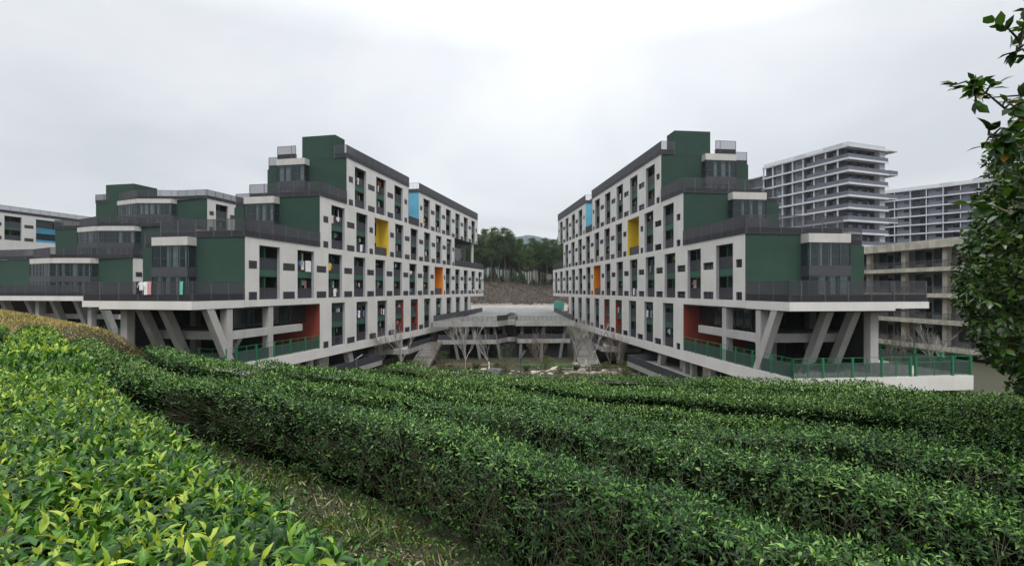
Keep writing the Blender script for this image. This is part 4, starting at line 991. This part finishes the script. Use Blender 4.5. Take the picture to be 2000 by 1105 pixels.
#@@PART3
#@@PART3
# ------------------------------------------------------------------ tea hedges
ND = np.array([.73, .6834]); DD = np.array([-.6834, .73])
M_TEA = leafmat('tea_leaf', [(0, (.004, .020, .003)), (.4, (.014, .055, .007)), (.75, (.042, .125, .014)), (1, (.19, .32, .07))], .36, .14, .3, .26, .6)  # palest ramp end paints glossy flecks into the leaf colour
M_TEAY = leafmat('sunlit_young_tea_leaf', [(0, (.010, .036, .007)), (.35, (.030, .10, .014)), (.68, (.10, .23, .025)), (1, (.42, .48, .06))], .36, .24, .6, .3, .45)  # young growth, with the sunlit brightness of the row painted into its colour
M_TEAF = leafmat('far_tea_leaf', [(0, (.006, .026, .004)), (.35, (.020, .066, .009)), (.7, (.062, .145, .022)), (1, (.24, .35, .11))], .42, .14, .3, .24, .8)  # palest ramp end paints in gloss flecks and lit row tops
M_TEAO = leafmat('shaded_old_tea_leaf', [(0, (.004, .016, .003)), (.5, (.012, .042, .006)), (.9, (.032, .085, .013)), (1, (.11, .19, .04))], .4, .1, .15, .22, .6)  # older leaves, darkness also painting shade on row faces and furrows
def frust(x, y, mar=1.14): return (np.abs(x) < y*mar+1.2) & (y > .25)
def wob(m, n, seed): return .5*np.sin(m*1.1+seed)+.3*np.sin(m*2.7+seed*2.1+n*3)+.25*np.sin(m*5.3+seed*.7+n*5)
TH = np.linspace(0, math.pi, 181); _c = np.cos(TH); _s = np.sin(TH)
PX = np.sign(_c)*np.abs(_c)**.62; PZs = np.abs(_s)**.58
def hedge(i, nc, hw, h, label, m, group=None, fac=1.0, dz=0., big=.74):
    seed = i*1.7
    prx, prz = PX*hw, PZs*h; seg = np.hypot(np.diff(prx), np.diff(prz)); cum = np.concatenate([[0], np.cumsum(seg)]); per = cum[-1]
    tx, tz = np.gradient(prx), np.gradient(prz); nl = np.hypot(tx, tz)+1e-9; nx, nz = tz/nl, -tx/nl    # outward
    root = thing('tea_hedge', label, 'hedge', (0,0,0), 0, group)
    Ls_ = []; ms = np.arange(-70, 75, 1.0)
    xs_ = nc*ND[0]+ms*DD[0]; ys_ = nc*ND[1]+ms*DD[1]
    lim = brow(xs_) - .6*np.abs(np.sin(xs_*.21+i))
    ok = frust(xs_, ys_, 1.2) & (ys_ < np.where(xs_ < -18, lim-1.0, lim))
    ms = ms[ok]
    if len(ms) < 3: bpy.data.objects.remove(root); return
    def surf(mm, a, out_=0.):
        """points on the clipped surface at row position mm and arc length a"""
        x_ = np.interp(a, cum, prx); z_ = np.interp(a, cum, prz); ax = np.interp(a, cum, nx); az_ = np.interp(a, cum, nz)
        b = .085*wob(mm, x_, seed) + out_
        z_ = z_ + .05*np.sin(mm*.6+seed)*(z_/h)
        q = nc + x_ + ax*b + .08*np.sin(mm*.35+seed) + .1*np.sin(mm*.13+2) - (1.8*sm(3.6, 13.4, mm) if i > 1 else 0)
        X = q*ND[0]+mm*DD[0]; Y = q*ND[1]+mm*DD[1]
        return np.stack([X, Y, ground(X, Y)+dz+z_+az_*b*.7], -1), np.stack([ax*ND[0], ax*ND[1], az_], -1)
    near = []; far = []; nearl = []; farl = []
    for m0 in ms:
        d = math.hypot(nc*ND[0]+(m0+.5)*DD[0], nc*ND[1]+(m0+.5)*DD[1])
        dens = max(min(1650, 10800/(d**1.08)), 200)*fac; nearby = d < 10
        cnt = int(dens*per/(5 if nearby else 1)); size = .072*big*max(1, (d/5)**.27)
        a = rng.uniform(0, per, cnt)
        # few leaves low on the faces, where the stems show
        zrel = np.interp(a, cum, prz)/h; keep = rng.random(cnt) < ((.62+.38*sm(.3, .85, zrel)) if nearby else (.14+.86*sm(.58, .95, zrel))); a = a[keep]; cnt = len(a)
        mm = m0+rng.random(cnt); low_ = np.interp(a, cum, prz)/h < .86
        P, NN = surf(mm, a, rng.uniform(-.16, .03, cnt)+np.where(rng.random(cnt) < .08, .08, 0))
        okk = frust(P[:, 0], P[:, 1], 1.16); P, NN, low_ = P[okk], NN[okk], low_[okk]; cnt = len(P)
        if not cnt: continue
        if nearby:      # shoots with a whorl of leaves each
            kk = 6; ax_ = NN*.45+np.array([0, 0, .6])+rng.normal(0, .28, (cnt, 3)); ax_ /= np.linalg.norm(ax_, axis=1, keepdims=True)
            u_ = np.cross(ax_, rng.normal(size=(cnt, 3))); u_ /= np.linalg.norm(u_, axis=1, keepdims=True)+1e-9; v_ = np.cross(ax_, u_)
            for q in range(kk):
                az0 = q*2.4+rng.normal(0, .3, cnt); ti = np.clip(.35+.2*q+rng.normal(0, .15, cnt), .15, 1.7)
                rad_ = u_*np.cos(az0)[:, None]+v_*np.sin(az0)[:, None]
                D = ax_*np.cos(ti)[:, None]+rad_*np.sin(ti)[:, None]; Nn = ax_*np.sin(ti)[:, None]-rad_*np.cos(ti)[:, None]
                kp = rng.random(cnt) < .88
                Pq = P-ax_*(.017*q)+rng.normal(0, .006, (cnt, 3))
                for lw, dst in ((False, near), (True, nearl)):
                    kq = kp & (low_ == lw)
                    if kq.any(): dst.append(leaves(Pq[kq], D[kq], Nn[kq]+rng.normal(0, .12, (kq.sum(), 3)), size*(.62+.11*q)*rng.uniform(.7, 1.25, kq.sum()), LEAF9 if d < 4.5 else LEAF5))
            continue
        T = rng.normal(size=(cnt, 3)); D = NN*.5+T*.6+np.array([0, 0, .42]); Nn = NN*.6+rng.normal(0, .42, (cnt, 3))+np.array([0, 0, .5])
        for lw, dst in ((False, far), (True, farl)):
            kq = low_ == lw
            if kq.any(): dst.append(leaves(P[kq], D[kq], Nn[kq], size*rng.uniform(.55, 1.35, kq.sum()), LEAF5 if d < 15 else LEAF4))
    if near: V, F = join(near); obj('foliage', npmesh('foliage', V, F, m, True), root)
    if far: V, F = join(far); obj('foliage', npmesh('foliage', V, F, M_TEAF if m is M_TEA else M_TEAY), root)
    if nearl+farl: V, F = join(nearl+farl); obj('lower_foliage', npmesh('lower_foliage', V, F, M_TEAO if m is M_TEA else M_TEA, True), root)  # darker leaf colour low down also paints the shade of the faces
    # inner mass, near-black to paint the shade between leaves
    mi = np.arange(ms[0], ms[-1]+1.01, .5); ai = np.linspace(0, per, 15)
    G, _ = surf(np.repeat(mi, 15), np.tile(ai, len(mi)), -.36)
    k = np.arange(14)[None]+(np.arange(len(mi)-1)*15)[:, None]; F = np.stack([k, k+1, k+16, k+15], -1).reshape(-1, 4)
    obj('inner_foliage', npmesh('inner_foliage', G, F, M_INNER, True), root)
    # stems on the faces of the near rows
    tb = MB()
    for m0 in ms:
        d = math.hypot(nc*ND[0]+m0*DD[0], nc*ND[1]+m0*DD[1])
        if d > 11: continue
        for k in range(int(80/max(1, d/3.0))):
            mm = m0+random.random(); a_top = random.uniform(.12, .36)*per
            if random.random() < .12: a_top = per-a_top
            p2, _ = surf(np.array([mm]), np.array([a_top]), random.uniform(-.06, .05)); p2 = p2[0]
            qn = nc + (random.uniform(.1, .8)*hw)*(1 if False else -1 if a_top > per/2 else 1)
            # arc length 0 is the far (+n) face; mirror so that most stems are on the face towards the camera
            a_near = per-a_top; p2, _ = surf(np.array([mm+random.uniform(-.35, .35)]), np.array([a_near]), random.uniform(-.1, .04)); p2 = p2[0]
            qn = nc-random.uniform(.35, .95)*hw*(1 if a_near > per/2 else -1); bx_, by_ = qn*ND[0]+mm*DD[0], qn*ND[1]+mm*DD[1]
            p0 = np.array([bx_, by_, float(ground(bx_, by_))+dz]); mid = (p0+p2)/2+np.array([random.uniform(-.14, .14) for _ in range(3)])
            r_ = random.uniform(.0018, .0048)
            tb.tube([p0, mid, p2], [r_*1.5, r_, r_*.5], 3, cap=False)
            for q in range(4):
                e = p2+np.array([random.uniform(-.22, .22), random.uniform(-.22, .22), random.uniform(-.22, .16)]); tb.tube([mid+(p2-mid)*random.uniform(.1, .8), e], [r_*.6, r_*.3], 3, cap=False)
    if tb.f: tb.build('stems', M_TWIG, root)
hedge(0, -1.95, .8, .9, 'tea hedge at the far left edge, behind the bright yellow-green one', M_TEAY, dz=.2)
hedge(1, .20, .88, .88, 'bright yellow-green tea hedge filling the lower left corner', M_TEAY, dz=.29, big=1.15, fac=.95)
hedge(2, 3.52, .62, 1.02, 'tea hedge with bare stems on its face, just across the dirt path', M_TEA, dz=0)
hedge(3, 5.55, .62, 1.0, 'second tea hedge beyond the dirt path', M_TEA)
hedge(4, 7.55, .60, 1.0, 'third tea hedge beyond the dirt path', M_TEA)
ORDN = ['fourth', 'fifth', 'sixth', 'seventh', 'eighth', 'ninth', 'tenth', 'eleventh', 'twelfth', 'thirteenth', 'fourteenth']
for i in range(5, 16):
    nc = 9.45+(i-5)*1.8
    lab = f'{ORDN[i-5]} tea hedge beyond the dirt path, counted away from the camera' if i-5 < 11 else 'distant tea hedge in the closely packed rows near the brow of the field'
    hedge(i, nc, .54, 1.0+.08*math.sin(i*2.3), lab, M_TEA, 'tea hedges in parallel rows across the slope')
# ------------------------------------------------------------------ litter, grass, weeds
def scatter(name, n, ym, hh, lab, m, size, T=LEAF4, up=.4, cat='grass', wmul=1., yr=(1.5, 22), nr=(.8, 2.75)):
    q = rng.uniform(nr[0], nr[1], n); y = yr[0]*(yr[1]/yr[0])**rng.random(n)
    mm = (y-q*ND[1])/DD[1]; X = q*ND[0]+mm*DD[0]; Y = q*ND[1]+mm*DD[1]
    ok = frust(X, Y) & (rng.random(n) < .35+.65*(np.sin(X*2.1)*np.sin(Y*1.7+1) > -.2)); X, Y = X[ok], Y[ok]; n = len(X)
    P = np.stack([X, Y, ground(X, Y)+rng.uniform(0, hh, n)], -1); D = np.stack([rng.normal(0, 1, n), rng.normal(0, 1, n), rng.normal(up, .4, n)], -1)
    V, F = leaves(P, D, rng.normal(0, .5, (n, 3))+np.array([0, 0, 1]), size*rng.uniform(.5, 1.4, n), (T[0]*np.array([wmul, 1, 1]), T[1]))
    return obj(name, npmesh(name, V, F, m), None, lab, cat, None, 'stuff')
M_LITTER = leafmat('dry_leaf', [(0, (.04, .03, .018)), (.5, (.12, .10, .06)), (1, (.42, .35, .22))], .8, .05, .2)
M_GRASS = leafmat('path_grass', [(0, (.014, .042, .006)), (.6, (.045, .10, .014)), (1, (.18, .24, .04))], .6, .25, .3)
scatter('fallen_leaves', 28000, 14, .03, 'dry fallen leaves scattered over the dirt path', M_LITTER, .055, LEAF5, .1, 'leaves')
scatter('twig_litter', 12000, 14, .05, 'thin dry twigs lying over the dirt path', M_LITTER, .16, LEAF4, .1, 'twigs', .10)
scatter('path_weeds', 36000, 14, .03, 'short green weeds growing along the dirt path', M_GRASS, .11, LEAF4, 1.3, 'weeds', .22)
scatter('hedge_foot_weeds', 14000, 14, .08, 'low leafy weeds at the foot of the hedge', M_TEA, .055, LEAF5, .8, 'weeds', nr=(1.5, 2.9))
# grass on the left knoll
n = 130000; x = rng.uniform(-75, -16, n); y = rng.uniform(36, 66, n); ok = (y > brow(x)-2.8) & frust(x, y, 1.2); x, y = x[ok], y[ok]; n = len(x)
P = np.stack([x, y, ground(x, y)], -1); D = np.stack([rng.normal(0, .6, n), rng.normal(0, .6, n), rng.uniform(.5, 1.4, n)], -1)
V, F = leaves(P, D, rng.normal(size=(n, 3)), rng.uniform(.12, .34, n), (LEAF4[0]*np.array([.4, 1, 1]), LEAF4[1]))
M_STRAW = leafmat('straw_grass', [(0, (.07, .085, .02)), (.3, (.32, .26, .08)), (.7, (.40, .31, .12)), (1, (.55, .44, .22))], .8, .2, .45, .3, .28)
obj('dry_grass', npmesh('dry_grass', V, F, M_STRAW), None, 'straw-yellow grass on the knoll at the left', 'grass', None, 'stuff')
# ------------------------------------------------------------------ broadleaf tree at the right edge
M_BL = leafmat('glossy_tree_leaf', [(0, (.007, .022, .004)), (.5, (.020, .058, .008)), (.93, (.06, .13, .02)), (.985, (.08, .15, .02)), (1, (.35, .17, .02))], .3, .2, .0, .4, .8)
tr = thing('broadleaf_tree', 'large dark glossy-leaved tree at the right edge of the view', 'tree', (10.4, 7.4, float(ground(10.4, 7.4))))
gz = tr.location.z
tk = MB(); tk.tube([(0,0,-.2), (.1,0,1.6), (-.1,.1,3.2), (0,0,5.0), (.1,-.1,7)], [.24, .20, .16, .11, .05], 10)
br_parts = MB(); L_ = []
rt = np.random.default_rng(21)
def xl(z):     # left reach of the crown at world height z (x/y ratio measured on the tree)
    return np.interp(z, [-1.9, -1.45, -1.0, -.6, -.2, .1, .6, 1.0, 1.5, 2.0, 2.4, 2.8, 3.4], [1.03, .96, .90, .865, .845, .84, .845, .875, .89, .91, .95, .99, 1.06])
cl = 0
while cl < 6800:
    z = rt.uniform(-1.75, 3.5) if rt.random() < .6 else rt.uniform(-1.7, 1.5); y = rt.uniform(5.4, 9.4); lo = xl(z*7.3/ max(y, 1))*y*1.0 + abs(y-7.4)*.12 + .12
    x = lo + rt.random()**1.25*(12.4-lo)
    if x > 12.6: continue
    if math.sin(x*2.7+z*1.9)*math.sin(y*2.3+z*2.9+1) < -.42 and rt.random() < .8: continue
    c = np.array([x-10.4, y-7.4, z-gz]); k = rt.integers(9, 14)
    d0 = np.array([x-10.6, (y-7.4)*.8, .1]); d0 /= np.linalg.norm(d0)+1e-6; d0 = d0+rt.normal(0, .35, 3)
    ax = c-d0*.32
    br_parts.tube([ax, c+d0*.05], [.009, .003], 3, cap=False)
    f = rt.uniform(.1, 1.05, k)[:, None]; P = ax+(c-ax)*f
    D = d0*.5+rt.normal(0, .75, (k, 3))+np.array([0, 0, -.12]); NNn = np.array([0, 0, 1.])+rt.normal(0, .45, (k, 3))
    L_.append(leaves(P, D, NNn, rt.uniform(.07, .115, k), LEAFB)); cl += 1
for k in range(34):
    z = rt.uniform(1.0, 6.0); a = rt.uniform(2.2, 4.2); ln = rt.uniform(2.0, 3.2)
    e = np.array([math.cos(a)*ln, math.sin(a)*ln*.6, z+rt.uniform(-.9, .7)])
    br_parts.tube([(0,0,z), tuple(e*.5+np.array([0,0,z])*.5+np.array([0,0,.15])), tuple(e)], [.05, .03, .010], 5, cap=False)
# nearer limb reaching in at the top right corner
limb = [(-.3, -.6, 5.2), (-3.5, -2.6, 4.7), (-5.9, -3.6, 4.55), (-6.75, -3.9, 4.42)]
def limbs(pts, r0, n, spread, size):
    br_parts.tube(pts, [r0*(1-.22*k) for k in range(len(pts))], 6)
    pts = [np.array(p, float) for p in pts]
    for k in range(n):
        f = .35+.65*rt.random(); seg = f*(len(pts)-1); i = min(int(seg), len(pts)-2); p = pts[i]+(pts[i+1]-pts[i])*(seg-i)
        q = p+rt.normal(0, spread, 3); br_parts.tube([p, (p+q)/2+np.array([0,0,.03]), q], [.010, .007, .004], 4, cap=False)
        kk = 7; P = p+(q-p)*rt.uniform(.4, 1.05, kk)[:, None]; d0 = (q-p)/(np.linalg.norm(q-p)+1e-6)
        L_.append(leaves(P, d0*.7+rt.normal(0, .6, (kk, 3))+np.array([0, 0, -.15]), np.array([0, 0, 1.])+rt.normal(0, .4, (kk, 3)), rt.uniform(size*.8, size*1.35, kk), LEAFB))
Yn = 3.6
def wp(u, v, Y): return ((u-1000)/1000*Y-10.4, Y-7.4, (565-v)/1000*Y-gz)
limbs([wp(2120, 250, 3.9), wp(2025, 240, Yn), wp(1975, 222, 3.55), wp(1930, 185, 3.5), wp(1892, 160, 3.45)], .016, 15, .055, .085)
limbs([wp(2140, 60, 3.9), wp(2030, 40, Yn), wp(2000, 70, 3.5), wp(1985, 105, 3.45)], .014, 12, .07, .085)
limbs([wp(2150, 330, 4.1), wp(2030, 300, 3.8), wp(1970, 285, 3.7), wp(1930, 262, 3.6)], .016, 18, .08, .085)
limbs([wp(2100, 420, 4.1), wp(2010, 400, 3.9), wp(1970, 420, 3.8)], .018, 12, .10, .11)
limbs([(0,0,4.6), (-1.5,-1.6,4.5), (-3, -3.2, 4.4), (-4.5, -3.6, 4.2)], .05, 1, .1, .1)
V, F = join(L_); obj('crown', npmesh('crown', V, F, M_BL), tr)
br_parts.build('branches', M_TWIG, tr); tk.build('trunk', M_PTRUNK, tr)
# shrubs and hedge bits at the deck
for (x, y, r_, h_, lab) in [(28.5, 51.5, 1.3, .9, 'low green shrub under the first leaning column of the right dormitory'), (32, 52, 1.6, .8, 'low green shrub under the last leaning column of the right dormitory'), (-29, 47, 1.4, 1.0, 'tall weeds at the left deck corner')]:
    shrub(x, y, r_, h_, M_SHRUBD, lab, 600, -8.3 if x > 0 else None)
# ------------------------------------------------------------------ air
hm = bpy.data.materials.new('air'); hm.use_nodes = True; hn = hm.node_tree; hn.nodes.clear()
ho = nd(hn, 'ShaderNodeOutputMaterial'); hv = nd(hn, 'ShaderNodeVolumePrincipled'); hv.inputs['Color'].default_value = (.93, .96, 1, 1)
hv.inputs['Density'].default_value = .00009; hv.inputs['Anisotropy'].default_value = .2; hn.links.new(hv.outputs[0], ho.inputs['Volume'])
MB().box(-2600, 2600, -70, 3100, -60, 260).build('haze', hm, kind='stuff', label='thin pale haze in the air', cat='haze')
